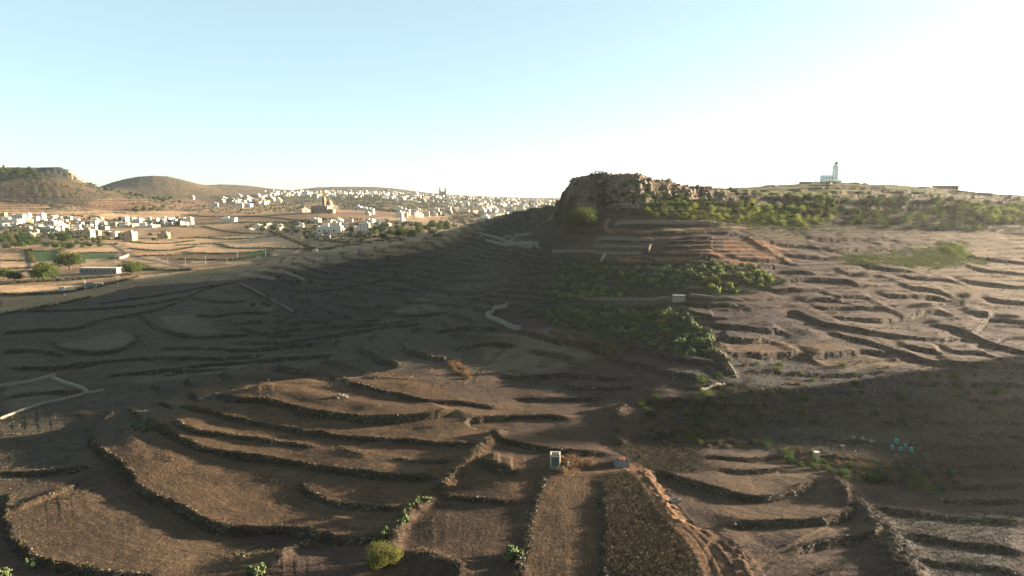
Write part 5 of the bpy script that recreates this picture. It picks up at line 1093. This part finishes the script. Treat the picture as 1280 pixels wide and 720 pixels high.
p = at(123, 357); e = empty('caravan', p, R(18)); tag(e, 'long white caravan among scrub right of the pump house', 'caravan'); b = MB().box((0, 0, 1.6), (8, 2.6, 2.4), 0, .93); b.build('body', M['white'], e); [MB().cyl((x, -1.32, .45), (x, -1.12, .45), .42, .42, 12).build('wheel', M['black'], e) for x in (-.6, .6)]; [MB().box((x, -1.30, 1.9), (1.1, .08, .7)).build('window', M['pane'], e) for x in (-2.4, 0, 2.4)]
p = at(113, 360); e = empty('farm_shed', p, R(5)); tag(e, 'dark low shed with sheet roof beside the white caravan', 'shed'); MB().box((0, 0, 1.0), (11, 5, 2.8)).build('wall', M['grey'], e); MB().box((0, 0, 2.55), (11.8, 5.8, .18)).build('roof', M['green'], e)
p = at(52, 287); e = empty('blue_roofed_shed', p, R(5)); tag(e, 'wide shed with a blue roof in the left village', 'shed'); MB().box((0, 0, 2), (26, 14, 6)).build('wall', M['white'], e); MB().box((0, 0, 5.4), (27, 15, .5)).build('roof', M['blue'], e)
# utility poles
UP = [(30, 389, 'utility pole at the far left standing on the shadow edge'), (62, 382, 'utility pole between the far left pole and the lamp pole'), (58, 379, 'slimmer pole close behind another near the tan field'), (107, 365, 'pale lamp pole left of the farm shed'), (148, 358, 'white double armed pole right of the caravan'), (257, 331, 'utility pole at the left of the row on the brown field'), (284, 329, 'short utility pole between two taller ones on the brown field'),
      (297, 325, 'utility pole in the middle of the row on the brown field'), (332, 321, 'utility pole beside the small green crop patch'), (377, 317, 'utility pole at the road above the shaded rim'), (210, 333, 'utility pole beside the plain road'), (232, 333, 'utility pole at the right end of the plain road'), (377, 300, 'far utility pole among the tan fields'), (573, 277, 'slim pole on the rim of the shaded ridge')]
for px, py, lb in UP:
    p = at(px, py); h_ = 10 if px != 284 else 6; e = empty('utility_pole', p, px * .3); tag(e, lb, 'pole'); MB().cyl((0, 0, -.5), (0, 0, h_), .19, .13, 8).build('post', M['white' if px in (107, 148) else 'wood'], e)
    MB().box((0, 0, h_ - .7), (3.0 if px == 148 else 1.8, .2, .2)).build('crossarm', M['white' if px in (107, 148) else 'metal'], e)
    if px == 148: [MB().cyl((x, 0, h_ - .6), (x, 0, h_ + .9), .12, .1, 6).build('insulator', M['white'], e) for x in (-1.4, 1.4)]
for hp_i, e in enumerate(HP):
    if hp_i not in used:
        for c in list(e.children): bpy.data.objects.remove(c)
        bpy.data.objects.remove(e)
mh = bpy.data.materials.new('haze'); mh.use_nodes = True; nth = mh.node_tree
nth.nodes.remove(nth.nodes['Principled BSDF'])
pv = nth.nodes.new('ShaderNodeVolumePrincipled'); pv.inputs['Color'].default_value = (.90, .95, 1.0, 1)
pv.inputs['Density'].default_value = HAZE; pv.inputs['Anisotropy'].default_value = 0.6
nth.links.new(pv.outputs[0], nth.nodes['Material Output'].inputs['Volume'])
hb = [(-26000, -3000, float(GZ.min()) + CZ - 1.5), (30000, 16500, 232)]
Vh = [(hb[i][0], hb[j][1], hb[k][2]) for i in (0, 1) for j in (0, 1) for k in (0, 1)]
Fh = [(0, 1, 3, 2), (4, 6, 7, 5), (0, 4, 5, 1), (2, 3, 7, 6), (0, 2, 6, 4), (1, 5, 7, 3)]
tag(link('haze', npmesh('haze', Vh, Fh, mh)), kind='stuff')
